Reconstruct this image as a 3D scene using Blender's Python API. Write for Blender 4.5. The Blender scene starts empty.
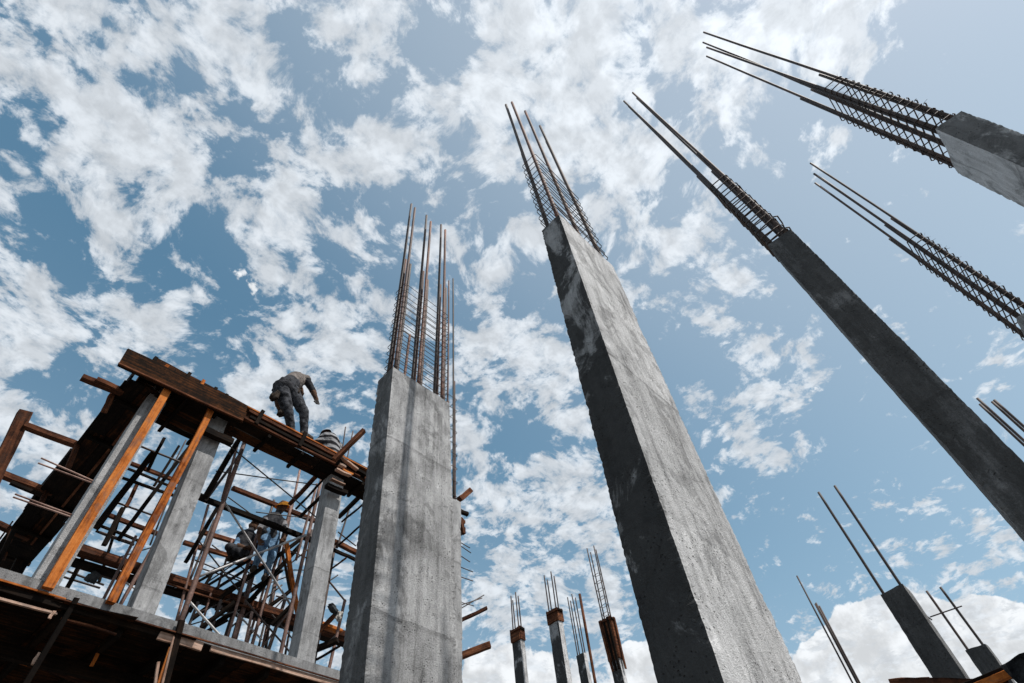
import bpy, bmesh, math, random
import numpy as np
from mathutils import Vector, Matrix, noise, Quaternion
random.seed(11)
R_ = math.radians
SC = bpy.context.scene
COL = SC.collection

# ------------------------------------------------------------------ camera
HC = 1.2                                            # camera height above the ground
RIGHT = Vector((0.69641253, -0.71274757, -0.08366891))
DOWN = Vector((0.5360428, 0.59415562, -0.5996976))
FWD = Vector((0.47714536, 0.37278681, 0.79584062))
FPX = 565.0
cam_d = bpy.data.cameras.new('camera'); cam = bpy.data.objects.new('camera', cam_d); COL.objects.link(cam)
cam.matrix_world = Matrix(((RIGHT.x, -DOWN.x, -FWD.x, 0), (RIGHT.y, -DOWN.y, -FWD.y, 0), (RIGHT.z, -DOWN.z, -FWD.z, HC), (0, 0, 0, 1)))
cam_d.sensor_width = 36; cam_d.lens = FPX / 1024 * 36
cam_d.clip_start = 0.05; cam_d.clip_end = 3000
SC.camera = cam
def ray(px, py): return RIGHT * (px - 512) + DOWN * (py - 341.5) + FWD * FPX
def atY(px, py, Y): d = ray(px, py); d = d * (Y / d.y); return Vector((d.x, d.y, d.z + HC))
def atX(px, py, X): d = ray(px, py); d = d * (X / d.x); return Vector((d.x, d.y, d.z + HC))
def atZ(px, py, Z): d = ray(px, py); d = d * ((Z - HC) / d.z); return Vector((d.x, d.y, d.z + HC))
def row(p):                                         # picture row of a world point
    q = Vector((p[0], p[1], p[2] - HC)); return 341.5 + FPX * q.dot(DOWN) / q.dot(FWD)
def z_for_row(x, y, py, lo=2.0, hi=14.0):           # height on a vertical line
    for _ in range(40):
        m = (lo + hi) / 2
        if row((x, y, m)) > py: lo = m
        else: hi = m
    return (lo + hi) / 2

# ------------------------------------------------------------------ light
SUN_AZ, SUN_EL = R_(-78), R_(57)
SUN = Vector((math.cos(SUN_EL) * math.cos(SUN_AZ), math.cos(SUN_EL) * math.sin(SUN_AZ), math.sin(SUN_EL)))
sd = bpy.data.lights.new('sun', 'SUN'); so = bpy.data.objects.new('sun', sd); COL.objects.link(so)
sd.energy = 5.0; sd.angle = R_(0.55); sd.color = (1.0, 0.955, 0.89)
so.rotation_euler = SUN.to_track_quat('Z', 'Y').to_euler(); so.location = (0, 0, 30)
SC.view_settings.view_transform = 'Standard'; SC.view_settings.look = 'None'
SC.view_settings.gamma = 1; SC.cycles.max_bounces = 5; SC.cycles.diffuse_bounces = 3; SC.view_settings.exposure = 0.0

# ------------------------------------------------------------------ sky with clouds (by direction)
wd = bpy.data.worlds.new('World'); SC.world = wd; wd.use_nodes = True
T = wd.node_tree; N = T.nodes; L = T.links; N.clear()
def nd(t, **k):
    n = N.new(t)
    for a, b in k.items(): setattr(n, a, b)
    return n
def put(s, v):
    if hasattr(v, 'node'): L.new(v, s)
    else: s.default_value = v
def M(op, a, b=None, c=None, clamp=False):
    n = nd('ShaderNodeMath', operation=op, use_clamp=clamp); put(n.inputs[0], a)
    if b is not None: put(n.inputs[1], b)
    if c is not None: put(n.inputs[2], c)
    return n.outputs[0]
def V(op, a, b=None, s=None):
    n = nd('ShaderNodeVectorMath', operation=op); put(n.inputs[0], a)
    if b is not None: put(n.inputs[1], b)
    if s is not None: put(n.inputs['Scale'], s)
    return n.outputs['Value'] if op in ('DOT_PRODUCT', 'LENGTH') else n.outputs['Vector']
def sstep(x, a, b):
    n = nd('ShaderNodeMapRange', interpolation_type='SMOOTHSTEP'); put(n.inputs[0], x)
    put(n.inputs[1], a); put(n.inputs[2], b); return n.outputs[0]
def mixc(f, a, b):
    n = nd('ShaderNodeMix', data_type='RGBA'); put(n.inputs[0], f); put(n.inputs[6], a); put(n.inputs[7], b); return n.outputs[2]
def nz(vec, scale, detail, rough, dist=0.0):
    n = nd('ShaderNodeTexNoise'); put(n.inputs['Vector'], vec); n.inputs['Scale'].default_value = scale
    n.inputs['Detail'].default_value = detail; n.inputs['Roughness'].default_value = rough; n.inputs['Distortion'].default_value = dist
    return n.outputs['Fac']
D = nd('ShaderNodeTexCoord').outputs['Generated']
D = V('NORMALIZE', D)
sep = nd('ShaderNodeSeparateXYZ'); L.new(D, sep.inputs[0])
zc = M('ADD', M('MAXIMUM', sep.outputs['Z'], 0.0), 0.16)
pl = nd('ShaderNodeCombineXYZ'); L.new(M('DIVIDE', sep.outputs['X'], zc), pl.inputs[0]); L.new(M('DIVIDE', sep.outputs['Y'], zc), pl.inputs[1])
PL = pl.outputs[0]                                  # position on the cloud layer
# where the larger cloud fields and the larger gaps lie: (px, py, radius, weight)
FIELDS = [
 (60,20,60,.5),(150,45,45,.6),(40,70,50,.5),(130,130,60,.8),(210,105,32,.7),(220,30,40,.5),(110,165,50,.6),(265,85,35,.6),(310,160,45,.9),(190,205,32,.5),
 (270,215,40,.6),(180,165,26,.4),(20,185,26,.6),(320,40,36,.5),(375,30,36,.9),(368,145,34,.8),(412,175,32,.8),(500,22,42,.9),(570,35,40,.9),(625,40,50,.9),
 (430,92,30,.7),(485,98,40,.9),(550,88,40,.8),(615,165,46,.8),(575,140,34,.7),(490,150,28,.6),(690,60,30,.6),(750,25,50,1.0),(820,30,46,.9),(850,60,34,.7),
 (725,118,22,.7),(650,150,36,.6),(640,220,16,.4),(30,300,40,1.0),(10,345,36,.6),(130,235,38,.8),(155,318,40,.8),(190,300,16,.8),(95,350,30,.6),(290,245,38,.9),(275,285,26,.7),
 (285,370,46,.8),(345,330,36,.8),(240,390,30,.6),(20,420,36,.7),(60,460,40,.5),(490,268,24,.7),(530,240,18,.6),(540,345,34,.8),(482,345,26,.8),(470,440,36,.7),
 (565,390,34,.8),(515,395,20,.6),(535,370,24,.4),(680,250,27,1.0),(635,285,24,.8),(735,285,15,.7),(718,325,13,.7),(780,372,34,.9),(720,390,15,.7),(745,432,34,.9),
 (490,505,32,.8),(560,488,36,.9),(590,515,26,.8),(600,570,44,.6),(530,595,36,.6),(950,528,24,.5),(905,515,18,.4),(900,560,12,.6),(845,140,14,.6),(985,355,26,.6),(800,515,14,.5),(470,600,30,.6),(400,330,30,.5),
 # gaps
 (12,140,30,-.9),(45,120,22,-.5),(90,42,20,-.8),(88,85,14,-.7),(122,80,14,-.6),(150,95,16,-.7),(183,70,18,-.7),(225,60,14,-.5),(258,135,28,-.9),(235,180,26,-.9),
 (200,222,24,-.8),(40,205,20,-.8),(50,232,26,-.8),(315,95,34,-.9),(285,28,18,-.8),(160,178,18,-.6),(345,195,20,-.6),(430,52,36,-1.1),(395,110,22,-.6),(590,60,12,-.5),
 (660,88,18,-.6),(385,205,26,-.6),(480,205,28,-.8),(75,290,26,-.9),(215,265,36,-1.0),(225,325,28,-.9),(335,265,24,-.8),(55,388,30,-1.1),(212,372,18,-.6),(445,265,20,-.5),
 (580,300,30,-.5),(450,560,30,-.6),(510,450,34,-.8),(960,160,120,-1.1),(1010,60,90,-.8),(900,280,90,-.9),(820,260,60,-.7),(690,350,60,-.7),(860,450,90,-1.0),(1000,440,60,-.8),(780,560,60,-1.0),(660,470,60,-.8),
 (760,200,36,-.5),(900,120,40,-.5),(640,420,50,-.6),(520,310,14,-.5),(545,640,30,-.2),(670,590,40,-.4),(480,320,12,-.4),(600,62,14,-.6),(690,104,24,-.7),(705,160,28,-.8),(558,205,20,-.6),(530,62,10,-.4),(665,190,18,-.5),(880,90,26,-.6),(620,110,12,-.5),(450,130,12,-.5)]
def blob(px, py, r, w, acc, kr):
    d = ray(px, py); rad = r / FPX * (FPX / d.length) * kr; d.normalize()
    n = nd('ShaderNodeMapRange', interpolation_type='SMOOTHSTEP'); dist = nd('ShaderNodeVectorMath', operation='DISTANCE')
    L.new(D, dist.inputs[0]); dist.inputs[1].default_value = d; L.new(dist.outputs['Value'], n.inputs[0])
    n.inputs[1].default_value = 0; n.inputs[2].default_value = rad; n.inputs[3].default_value = w; n.inputs[4].default_value = 0
    return M('ADD', n.outputs[0], acc)
acc = 0.0
for px, py, r, w in FIELDS: acc = blob(px, py, r, w, acc, 1.75)
acc = M('MAXIMUM', M('MINIMUM', acc, 1.15), -1.25)
SUNP = (math.cos(SUN_AZ) * .035, math.sin(SUN_AZ) * .035, 0)
def field(P):
    warp = nd('ShaderNodeTexNoise'); put(warp.inputs['Vector'], P); warp.inputs['Scale'].default_value = 3.2; warp.inputs['Detail'].default_value = 3
    Pw = V('ADD', P, V('SCALE', V('SUBTRACT', warp.outputs['Color'], (.5, .5, .5)), s=0.16))
    a = nz(Pw, 12.5, 9, .61)
    b = nz(Pw, 36.0, 6, .64)
    return M('MULTIPLY_ADD', M('ADD', b, -.5), .50, a), b
na, nfine = field(PL)
nb = nz(V('ADD', PL, SUNP), 11.0, 4, .58); na_s = nz(PL, 11.0, 4, .58)
dens = M('ADD', M('MULTIPLY_ADD', acc, 0.150, na), -0.494)
cov = sstep(dens, -0.035, 0.095)
thick = sstep(dens, 0.03, 0.20)
# big cumulus heaps low over the site
HEAPS = [(905,632,30,1.0),(870,650,30,1.0),(838,668,26,.9),(930,640,28,.8),(985,634,27,1.0),(1018,640,30,1.0),(900,680,50,1.0),(970,680,46,1.0),(1040,680,50,1.0),(815,690,30,.8),
 (530,665,24,.75),(500,672,20,.7),(627,662,18,.9),(570,690,36,.8),(480,690,30,.7),(645,685,26,.8)]
hp = 0.0
for px, py, r, w in HEAPS: hp = blob(px, py, r, w, hp, 2.0)
puff = nz(D, 13.0, 8, .57)
puff2 = nz(V('ADD', D, (SUN.x * .022, SUN.y * .022, SUN.z * .022)), 13.0, 6, .55)
hd = M('ADD', M('MULTIPLY_ADD', puff, 2.3, M('MINIMUM', hp, 1.2)), -1.62)
hcov = sstep(hd, -0.02, 0.10)
hshade = sstep(M('SUBTRACT', puff, puff2), -0.10, 0.12)
sky = nd('ShaderNodeTexSky', sky_type='NISHITA', sun_disc=False)
sky.sun_elevation = SUN_EL; sky.sun_rotation = R_(90) - SUN_AZ
sky.air_density = 1.0; sky.dust_density = 0.9; sky.ozone_density = 1.3; sky.altitude = 50
hs = nd('ShaderNodeHueSaturation'); L.new(sky.outputs[0], hs.inputs['Color']); hs.inputs['Saturation'].default_value = 1.12; hs.inputs['Value'].default_value = 1.42; hs.inputs['Hue'].default_value = 0.472
sunny = V('DOT_PRODUCT', D, tuple(SUN))
near = M('POWER', M('MAXIMUM', sunny, 0.0), 5.0)     # forward scattering: clouds brighter towards the sun
lit = sstep(M('SUBTRACT', na_s, nb), -0.09, 0.10)
cb = M('MULTIPLY', M('MULTIPLY_ADD', near, 2.8, 7.6), M('MULTIPLY_ADD', sstep(nfine, .36, .64), .14, .93))
cshade = M('MULTIPLY', cb, M('MULTIPLY_ADD', lit, 0.20, 0.88))
ccol = nd('ShaderNodeCombineColor'); L.new(M('MULTIPLY', cshade, 0.935), ccol.inputs[0]); L.new(M('MULTIPLY', cshade, .995), ccol.inputs[1]); L.new(M('MULTIPLY', cshade, 1.06), ccol.inputs[2])
hb = M('MULTIPLY_ADD', hshade, 3.0, 6.9)
hcol = nd('ShaderNodeCombineColor'); L.new(M('MULTIPLY', hb, .97), hcol.inputs[0]); L.new(hb, hcol.inputs[1]); L.new(M('MULTIPLY', hb, 1.03), hcol.inputs[2])
veil = M('ADD', M('MULTIPLY', sstep(sunny, .30, .92), .46), M('MULTIPLY', M('POWER', M('SUBTRACT', 1.0, M('MAXIMUM', sep.outputs['Z'], 0.0)), 2.0), .55), clamp=True)
hazed = mixc(veil, hs.outputs[0], (6.6, 7.1, 7.6, 1))      # thin high haze, denser towards the sun and the horizon
c1 = mixc(M('MULTIPLY', hcov, 0.97), hazed, hcol.outputs[0])
c2 = mixc(M('MULTIPLY', cov, M('MULTIPLY_ADD', thick, 0.26, 0.68)), c1, ccol.outputs[0])
bg = nd('ShaderNodeBackground'); L.new(c2, bg.inputs[0]); bg.inputs[1].default_value = 0.10; wd.cycles.sampling_method = 'MANUAL'; wd.cycles.sample_map_resolution = 256
wo = nd('ShaderNodeOutputWorld'); L.new(bg.outputs[0], wo.inputs[0])

# ------------------------------------------------------------------ materials
MATS = {}
def new_mat(name):
    global T, N, L
    m = bpy.data.materials.new(name); m.use_nodes = True; T = m.node_tree; N = T.nodes; L = T.links; N.clear()
    o = nd('ShaderNodeOutputMaterial'); p = nd('ShaderNodeBsdfPrincipled'); L.new(p.outputs[0], o.inputs[0]); MATS[name] = m
    return p
def ramp(f, stops):
    n = nd('ShaderNodeValToRGB'); put(n.inputs[0], f); e = n.color_ramp.elements
    while len(e) < len(stops): e.new(0.5)
    for i, (q, c) in enumerate(stops):
        e[i].position = q; e[i].color = (*c, 1) if len(c) == 3 else c
    return n.outputs[0]
def mapped(v, sc, loc=None):
    n = nd('ShaderNodeMapping'); put(n.inputs['Vector'], v); n.inputs['Scale'].default_value = sc
    if loc is not None: put(n.inputs['Location'], loc)
    return n.outputs[0]
def bump(h, st, dist, prev=None):
    n = nd('ShaderNodeBump'); put(n.inputs['Height'], h); n.inputs['Strength'].default_value = st; n.inputs['Distance'].default_value = dist
    if prev is not None: L.new(prev, n.inputs['Normal'])
    return n.outputs[0]
def g(v): return (v, v, v * 1.015)
def concrete(name, lo=.17, mid=.30, hi=.42, shade_stain=0.0, pore=1.0):
    p = new_mat(name); co = nd('ShaderNodeTexCoord').outputs['Object']; rnd = nd('ShaderNodeObjectInfo').outputs['Random']
    P = V('ADD', co, V('SCALE', (13.0, 7.0, 5.0), s=rnd))
    big = nz(P, 1.7, 5, .62, .6); mid_n = nz(mapped(P, (1, 1, .38)), 9, 7, .68); streak = nz(mapped(P, (24, 24, .9)), 1.0, 4, .6); fine = nz(P, 95, 5, .75)
    f = M('ADD', M('MULTIPLY', big, .42), M('ADD', M('MULTIPLY', mid_n, .38), M('MULTIPLY_ADD', streak, .30, M('MULTIPLY', fine, .34))))
    col = ramp(M('ADD', f, -.20), [(.39, g(lo)), (.5, g(mid)), (.62, g(hi))])
    # pour lifts: each lift a slightly different tone, with a leaked line between
    sp = nd('ShaderNodeSeparateXYZ'); L.new(P, sp.inputs[0]); zz = M('ADD', sp.outputs[2], M('MULTIPLY', nz(P, 5, 3, .6), .07))
    lsp = M('MULTIPLY_ADD', rnd, .8, .85)
    lift = nd('ShaderNodeTexWhiteNoise', noise_dimensions='1D'); L.new(M('FLOOR', M('DIVIDE', zz, lsp)), lift.inputs['W'])
    fr = M('FRACT', M('DIVIDE', zz, lsp)); line = M('MULTIPLY', sstep(fr, .97, .99), nz(P, 12, 3, .6))
    tone = M('MULTIPLY', M('MULTIPLY_ADD', lift.outputs['Value'], .22, .88), M('SUBTRACT', 1.0, M('MULTIPLY', line, .55)))
    # pores and spatter
    vo = nd('ShaderNodeTexVoronoi'); L.new(P, vo.inputs['Vector']); vo.inputs['Scale'].default_value = 46; vo.inputs['Randomness'].default_value = 1
    gate = sstep(nz(P, 7, 3, .6), .50, .62)
    hole = M('MULTIPLY', M('SUBTRACT', 1.0, sstep(vo.outputs['Distance'], .13, .26)), M('MULTIPLY', gate, pore))
    tone = M('MULTIPLY', tone, M('SUBTRACT', 1.0, M('MULTIPLY', hole, .6)))
    patch = sstep(nz(mapped(P, (1, 1, .6)), 3.4, 7, .70, 1.2), .53, .60); lime = sstep(nz(P, 5.2, 7, .7, .8), .58, .66); grit = nz(P, 170, 3, .8)
    tone = M('MULTIPLY', tone, M('MULTIPLY_ADD', patch, -.36, M('MULTIPLY_ADD', lime, .26, 1.02)))
    tone = M('MULTIPLY', tone, M('MULTIPLY_ADD', sstep(grit, .35, .66), .20, .90))
    if shade_stain:                                          # shade painted into one face turned from the sun, with dark damp stains
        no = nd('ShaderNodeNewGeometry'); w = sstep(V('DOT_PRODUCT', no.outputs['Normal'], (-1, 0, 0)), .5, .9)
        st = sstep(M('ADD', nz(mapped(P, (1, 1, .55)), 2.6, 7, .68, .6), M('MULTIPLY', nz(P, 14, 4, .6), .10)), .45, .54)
        shade_mix = M('MULTIPLY', w, M('MULTIPLY_ADD', st, .46 * shade_stain, .36 * shade_stain), clamp=True)
        mott = M('MULTIPLY_ADD', nz(P, 20, 5, .7), .06 if shade_stain < 1 else .035, .016 if shade_stain < 1 else .005)
    else: shade_mix = None
    mx = nd('ShaderNodeMix', data_type='RGBA', blend_type='MULTIPLY'); mx.inputs[0].default_value = 1; L.new(col, mx.inputs[6])
    cc = nd('ShaderNodeCombineColor'); [L.new(tone, cc.inputs[i]) for i in range(3)]; L.new(cc.outputs[0], mx.inputs[7]); fin = mx.outputs[2]
    if shade_mix is not None:
        dk_ = nd('ShaderNodeCombineColor'); [L.new(mott, dk_.inputs[i]) for i in range(3)]; fin = mixc(shade_mix, fin, dk_.outputs[0])
    L.new(fin, p.inputs['Base Color']); p.inputs['Roughness'].default_value = .92
    p.inputs['Specular IOR Level'].default_value = .25
    h = M('SUBTRACT', M('ADD', M('MULTIPLY', fine, .5), M('MULTIPLY', mid_n, .9)), M('MULTIPLY', hole, 1.2))
    L.new(bump(M('ADD', h, M('MULTIPLY', grit, .35)), 1.0, .016), p.inputs['Normal'])
concrete('concrete', .13, .29, .45, shade_stain=.97)
concrete('concrete_pale', .30, .48, .64, shade_stain=.98)
concrete('concrete_light', .22, .43, .60, shade_stain=1.15)
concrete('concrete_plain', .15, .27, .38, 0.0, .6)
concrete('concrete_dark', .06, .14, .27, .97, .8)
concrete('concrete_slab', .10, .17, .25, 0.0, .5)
def wood(name, a, b, c, rough=.8, var=.5):
    p = new_mat(name); co = nd('ShaderNodeTexCoord').outputs['Object']; rnd = nd('ShaderNodeObjectInfo').outputs['Random']
    P = V('ADD', co, V('SCALE', (9.0, 17.0, 5.0), s=rnd))
    gr = nz(mapped(P, (1.4, 34, 34)), 1.0, 6, .65, .4); bl = nz(P, 3.5, 5, .65); sp = nz(P, 26, 4, .7)
    f = M('ADD', M('MULTIPLY', gr, .5), M('MULTIPLY_ADD', bl, .45, M('MULTIPLY', sp, .18)))
    f = M('ADD', f, M('MULTIPLY_ADD', rnd, .18 * var, -.16))
    col = ramp(f, [(.34, a), (.47, b), (.64, c)])
    dirt = M('MULTIPLY', sstep(nz(mapped(P, (.5, 1, 1)), 7, 7, .72, .8), .50, .63), .62)       # grime and old cement
    col = mixc(dirt, col, tuple(.30 * q + .30 * w_ for q, w_ in zip(b, (sum(b) / 3,) * 3)) + (1,))
    L.new(col, p.inputs['Base Color']); p.inputs['Roughness'].default_value = .95; p.inputs['Specular IOR Level'].default_value = .06
    L.new(bump(M('ADD', gr, sp), .5, .006), p.inputs['Normal'])
wood('wood_orange', (.12, .030, .008), (.42, .13, .030), (.60, .23, .065))
wood('wood_brown', (.018, .009, .007), (.095, .037, .020), (.27, .112, .055))
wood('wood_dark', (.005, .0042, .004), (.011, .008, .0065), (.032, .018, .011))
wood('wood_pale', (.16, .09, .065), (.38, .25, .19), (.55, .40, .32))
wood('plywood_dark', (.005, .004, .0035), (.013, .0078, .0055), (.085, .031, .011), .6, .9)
def metal(name, a, b, c, rough=.7, met=0.0):
    p = new_mat(name); co = nd('ShaderNodeTexCoord').outputs['Object']; rnd = nd('ShaderNodeObjectInfo').outputs['Random']
    P = V('ADD', co, V('SCALE', (3.0, 11.0, 5.0), s=rnd))
    f = M('ADD', M('MULTIPLY', nz(P, 4, 5, .65), .6), M('MULTIPLY_ADD', nz(P, 40, 4, .7), .4, M('MULTIPLY_ADD', rnd, .12, -.06)))
    L.new(ramp(f, [(.36, a), (.5, b), (.66, c)]), p.inputs['Base Color']); p.inputs['Roughness'].default_value = rough; p.inputs['Metallic'].default_value = met
    L.new(bump(nz(P, 90, 3, .6), .5, .004), p.inputs['Normal'])
metal('rebar_dark', (.020, .014, .012), (.045, .030, .026), (.10, .060, .045))
metal('rebar_rust', (.022, .010, .008), (.075, .028, .017), (.18, .066, .034))
metal('tube_rust', (.05, .026, .020), (.15, .075, .055), (.34, .22, .18))
metal('tube_grey', (.16, .15, .15), (.33, .32, .32), (.52, .51, .50), .5, .3)
metal('wire', (.02, .018, .018), (.05, .045, .042), (.09, .08, .075))
def cloth(name, a, b, scale=9.0, stripe=0):
    p = new_mat(name); co = nd('ShaderNodeTexCoord').outputs['Object']
    f = nz(co, scale, 6, .68)
    if stripe:
        wv = nd('ShaderNodeTexWave', bands_direction='Z'); put(wv.inputs['Vector'], co); wv.inputs['Scale'].default_value = stripe; wv.inputs['Distortion'].default_value = 2.5; wv.inputs['Detail'].default_value = 3
        f = M('ADD', M('MULTIPLY', wv.outputs['Fac'], .7), M('MULTIPLY', f, .3))
    L.new(ramp(f, [(.38, a), (.62, b)]), p.inputs['Base Color']); p.inputs['Roughness'].default_value = .95; p.inputs['Specular IOR Level'].default_value = .1
    L.new(bump(nz(co, 22, 5, .6), .8, .02), p.inputs['Normal'])
cloth('denim_grey', (.008, .009, .011), (.075, .078, .088), 10); cloth('denim_blue', (.035, .07, .13), (.16, .27, .40))
cloth('shirt_light', (.07, .06, .056), (.20, .175, .16)); cloth('shirt_dark', (.012, .013, .016), (.05, .05, .055)); cloth('shirt_grey', (.06, .06, .065), (.22, .22, .23))
cloth('shirt_stripe', (.016, .016, .019), (.27, .27, .28), 14, 2.4); cloth('boot', (.018, .013, .010), (.06, .045, .035)); cloth('glove', (.02, .02, .022), (.07, .065, .06))
cloth('leather', (.012, .010, .009), (.05, .038, .030)); cloth('hair', (.006, .005, .005), (.02, .017, .015)); cloth('tarp', (.010, .011, .013), (.06, .065, .07), 5); cloth('sack', (.20, .19, .18), (.45, .43, .40))
cloth('skin', (.055, .030, .020), (.12, .068, .045)); cloth('helmet_yellow', (.38, .15, .02), (.50, .22, .03), 4)
p = new_mat('dirt'); co = nd('ShaderNodeTexCoord').outputs['Object']; f = M('ADD', M('MULTIPLY', nz(co, .35, 8, .65), .6), M('MULTIPLY', nz(co, 7, 6, .7), .4))
L.new(ramp(f, [(.38, (.06, .05, .04)), (.5, (.11, .095, .08)), (.64, (.18, .16, .14))]), p.inputs['Base Color']); p.inputs['Roughness'].default_value = .95; L.new(bump(f, .8, .08), p.inputs['Normal'])

# ------------------------------------------------------------------ helpers
def tag(o, label=None, cat=None, group=None, kind=None):
    if label: o['label'] = label
    if cat: o['category'] = cat
    if group: o['group'] = group
    if kind or cat: o['kind'] = kind or 'thing'
    return o
def empty(name, loc, label, cat, group=None):
    o = bpy.data.objects.new(name, None); COL.objects.link(o); o.location = loc; o.empty_display_size = .2
    return tag(o, label, cat, group)
WORLD = {}
def link(name, me, mat, parent=None, mw=None):
    o = bpy.data.objects.new(name, me); COL.objects.link(o)
    if mat and not me.materials: me.materials.append(MATS[mat])
    mw = mw or Matrix.Identity(4); WORLD[o.name] = mw.copy()
    if parent is not None:
        pw = WORLD.get(parent.name, Matrix.Translation(parent.location)); o.parent = parent; o.matrix_local = pw.inverted() @ mw
    else: o.matrix_world = mw
    return o
def frame(p0, p1, roll=0.0, upv=(0, 0, 1)):
    p0, p1 = Vector(p0), Vector(p1); x = (p1 - p0); ln = x.length; x.normalize(); u = Vector(upv)
    if abs(x.dot(u)) > .97: u = Vector((0, 1, 0))
    y = u.cross(x).normalized(); z = x.cross(y)
    m = Matrix(((x.x, y.x, z.x, p0.x), (x.y, y.y, z.y, p0.y), (x.z, y.z, z.z, p0.z), (0, 0, 0, 1)))
    return m @ Matrix.Rotation(roll, 4, 'X'), ln
def timber(name, p0, p1, w, h, mat, parent=None, roll=0.0, seg=6, warp=.006, bev=.004):
    """sawn timber: slightly bowed, worn-edged box along local X, width w (local Y), height h (local Z)"""
    mw, ln = frame(p0, p1, roll); bm = bmesh.new(); s = random.random() * 50; rings = []
    for i in range(seg + 1):
        t = i / seg; oy = noise.noise((t * 1.7 + s, 0, 0)) * warp * 2; oz = noise.noise((t * 1.7, s, 3)) * warp * 2
        ring = []
        for a, b in ((-1, -1), (1, -1), (1, 1), (-1, 1)):
            ring.append(bm.verts.new((t * ln + (random.uniform(-.006, .006) if i in (0, seg) else 0), oy + a * (w / 2 + random.uniform(-.02, .02) * w), oz + b * (h / 2 + random.uniform(-.02, .02) * h))))
        rings.append(ring)
    for i in range(seg):
        for k in range(4): bm.faces.new((rings[i][k], rings[i][(k + 1) % 4], rings[i + 1][(k + 1) % 4], rings[i + 1][k]))
    bm.faces.new(rings[0][::-1]); bm.faces.new(rings[-1])
    ed = [e for e in bm.edges if abs((e.verts[0].co - e.verts[1].co).x) > ln / seg * .5]
    if bev: bmesh.ops.bevel(bm, geom=ed, offset=bev, segments=1, affect='EDGES')
    bmesh.ops.recalc_face_normals(bm, faces=bm.faces)
    me = bpy.data.meshes.new(name); bm.to_mesh(me); bm.free(); return link(name, me, mat, parent, mw)
def sweep(bm, pts, r, n=7, closed=False):
    pts = [Vector(q) for q in pts]; rings = []; N_ = len(pts); rr = r if isinstance(r, (list, tuple)) else [r] * N_
    u = None
    for i, q in enumerate(pts):
        a = pts[(i - 1) % N_] if (closed or i > 0) else q; b = pts[(i + 1) % N_] if (closed or i < N_ - 1) else q
        t = (b - a).normalized()
        if u is None: u = t.orthogonal().normalized()
        u = (u - t * u.dot(t)); u = u.normalized() if u.length > 1e-5 else t.orthogonal().normalized(); w = t.cross(u)
        rings.append([bm.verts.new(q + (u * math.cos(2 * math.pi * k / n) + w * math.sin(2 * math.pi * k / n)) * rr[i]) for k in range(n)])
    for i in range(N_ if closed else N_ - 1):
        A, B = rings[i], rings[(i + 1) % N_]
        for k in range(n): bm.faces.new((A[k], A[(k + 1) % n], B[(k + 1) % n], B[k]))
    if not closed: bm.faces.new(rings[0][::-1]); bm.faces.new(rings[-1])
def tube(name, p0, p1, r, mat, parent=None, n=8, bow=.004):
    mw, ln = frame(p0, p1); bm = bmesh.new(); s = random.random() * 90; k = 8
    sweep(bm, [(ln * i / k, noise.noise((i * .31 + s, 0, 0)) * bow * ln * .5, noise.noise((i * .31, s, 0)) * bow * ln * .5) for i in range(k + 1)], r, n)
    for f_ in bm.faces: f_.smooth = len(f_.verts) == 4
    me = bpy.data.meshes.new(name); bm.to_mesh(me); bm.free(); return link(name, me, mat, parent, mw)
def poly_mesh(name, pts, r, mat, parent, n=6, closed=False):
    o = Vector(pts[0]); bm = bmesh.new(); sweep(bm, [Vector(q) - o for q in pts], r, n, closed)
    for f_ in bm.faces: f_.smooth = True
    me = bpy.data.meshes.new(name); bm.to_mesh(me); bm.free(); return link(name, me, mat, parent, Matrix.Translation(o))

# ------------------------------------------------------------------ ground
bm = bmesh.new(); bmesh.ops.create_grid(bm, x_segments=60, y_segments=60, size=700)
for v in bm.verts:
    d = v.co.length
    v.co.z = noise.noise(v.co * .012) * min(3.0, d * .01) if d > 60 else 0
me = bpy.data.meshes.new('ground'); bm.to_mesh(me); bm.free(); tag(link('ground', me, 'dirt'), 'bare brown earth of the building site', None, None, 'structure')

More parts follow.
